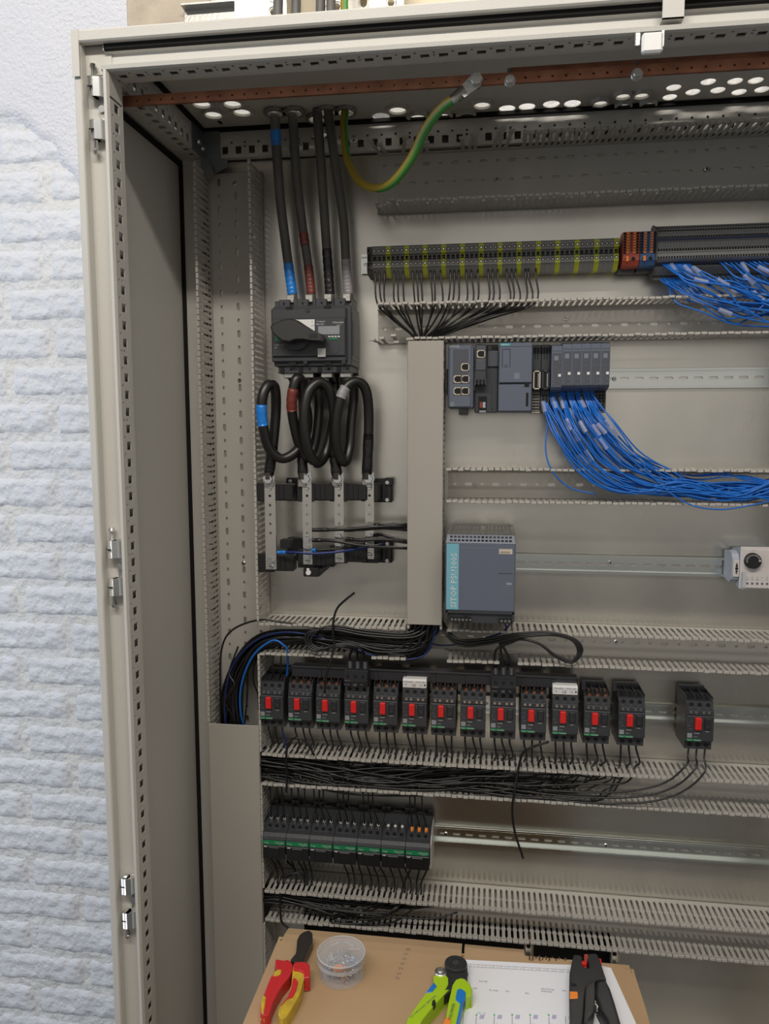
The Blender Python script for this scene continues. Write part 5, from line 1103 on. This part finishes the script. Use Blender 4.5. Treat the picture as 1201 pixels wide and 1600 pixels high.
slab('red', px(B_, S_, (662, 252), (692, 250), (694, 270), (664, 268)), ZT_+8, ZT_+16, 'red_jaw_insert', t, o, .6); slab('ored', px(B_, S_, (680, 215), (700, 213), (702, 236), (690, 290), (680, 286)), ZT_+6, ZT_+12, 'orange_jaw_insert', t, o, .6); slab('red', px(B_, S_, (762, 238), (772, 240), (776, 264), (768, 262)), ZT_+8, ZT_+19, 'red_tab', t, o, .4)
a = PZ(*px(B_, S_, (758, 488))[0], ZT_+14); q = MB('steel'); q.cyl((a[0], a[1], ZT_+6), (a[0], a[1], ZT_+15), 5.5, 16); q.use('bphos').cyl((a[0], a[1], ZT_+15), (a[0], a[1], ZT_+16), 3.4, 12); q.build('pivot_pin', t, o)
# ------------------------------------------------------------------ cable trays and rails above the cabinet
def above(name, label, cat, q, o): return tag(q.build(name, o=o), label, cat)
a0 = P(286, 14, 405); a1 = P(372, 38, 405); q = MB('dullsteel'); x0, x1 = a0[0], a1[0]+10; zt, zb = a0[2], a1[2]-6
q.plate([(x0, zb), (x1, zb), (x1, zt), (x0, zt)], [slot(x0+13+i*24, zb+14, 16, 3.6) for i in range(4)], lambda u, v, w: (u, 412+w, v), 2); q.box(x0, x1, 392, 412, zt, zt+3); q.box(x0, x1, 392, 412, zb-2, zb); q.use('steel').cyl((x0+50, 412, zb+16), (x0+50, 407, zb+16), 5, 12)
above('wall_rail', 'short slotted steel rail on the wall above the cabinet corner', 'rail', q, (x0+40, 412, zt))
x0 = P(368, 10, 380)[0]; x1 = P(400, 10, 380)[0]; q = MB('rail'); q.sheet([(x0, 400), (x0, 375), (x0+9, 375), (x0+9, 380), (x0+15, 380), (x0+15, 372), (x0+24, 372), (x0+24, 380), (x1, 380), (x1, 400)], 'z', 150, 620)
above('vertical_strut', 'bright galvanised vertical strut rising above the cabinet', 'strut', q, ((x0+x1)/2, 390, 200))
def tray(u0, u1, label, Y=400, step=(42, 34)):
    x0 = P(u0, 10, Y)[0]; x1 = P(u1, 10, Y)[0]; z0, z1 = 150, 620; nx = int((x1-x0)//step[0]); q = MB('zinc'); hs = []
    cx_ = [x0+(x1-x0)*(i+.5)/max(nx, 1) for i in range(nx)]; zz = [222+j*step[1] for j in range(9)]
    for i, cx2 in enumerate(cx_):
        for j, z in enumerate(zz): hs.append(circ(cx2, z+(8 if i % 2 else 0), 7, 12) if (i+j) % 2 else [(a_, b_) for b_, a_ in slot(z+(8 if i % 2 else 0), cx2, 26, 6.5)])
    q.plate([(x0, z0), (x1, z0), (x1, z1), (x0, z1)], hs, lambda u, v, w: (u, Y+w, v), 1.5)
    for h in hs: q.tube([(a_, Y-1, b_) for a_, b_ in [((p[0]-sum(s_[0] for s_ in h)/len(h))*1.35+sum(s_[0] for s_ in h)/len(h), (p[1]-sum(s_[1] for s_ in h)/len(h))*1.35+sum(s_[1] for s_ in h)/len(h)) for p in h+[h[0]]]], 1.2, 6)
    q.box(x0-1.5, x0, Y-28, Y, z0, z1); q.box(x1, x1+1.5, Y-28, Y, z0, z1)
    above('cable_tray', label, 'cable tray', q, ((x0+x1)/2, Y-10, 300))
tray(402, 452, 'narrow galvanised cable tray left of the rising cables'); tray(505, 632, 'perforated galvanised cable tray behind the rising earth cable')
for k, (u0, u1) in enumerate(((636, 800), (812, 1040))):
    x0 = P(u0, 8, 390)[0]; x1 = P(u1, 0, 390)[0]; q = MB('zinc'); q.sheet([(372, 262), (372, 268), (400, 268), (400, 236), (372, 236), (372, 242)], 'x', x0, x1); q.box(x0, x1, 398, 400, 228, 236)
    above('wall_rail', f'horizontal galvanised channel above the cabinet, {("left", "right")[k]} length', 'rail', q, ((x0+x1)/2, 390, 250))

# joined sets of pieces only a few pixels across
for ob in bpy.data.objects:
    if ob.parent and ob.name.split('.')[0] in ('small_screw', 'terminal_opening', 'printed_marks', 'clamp_screw', 'copper_prong', 'release_lever', 'wire_opening', 'tooth', 'front_labels', 'terminals', 'sockets', 'printed_lines', 'pencil_numbers', 'lid_print', 'crimp_die'): ob['kind'] = 'stuff'
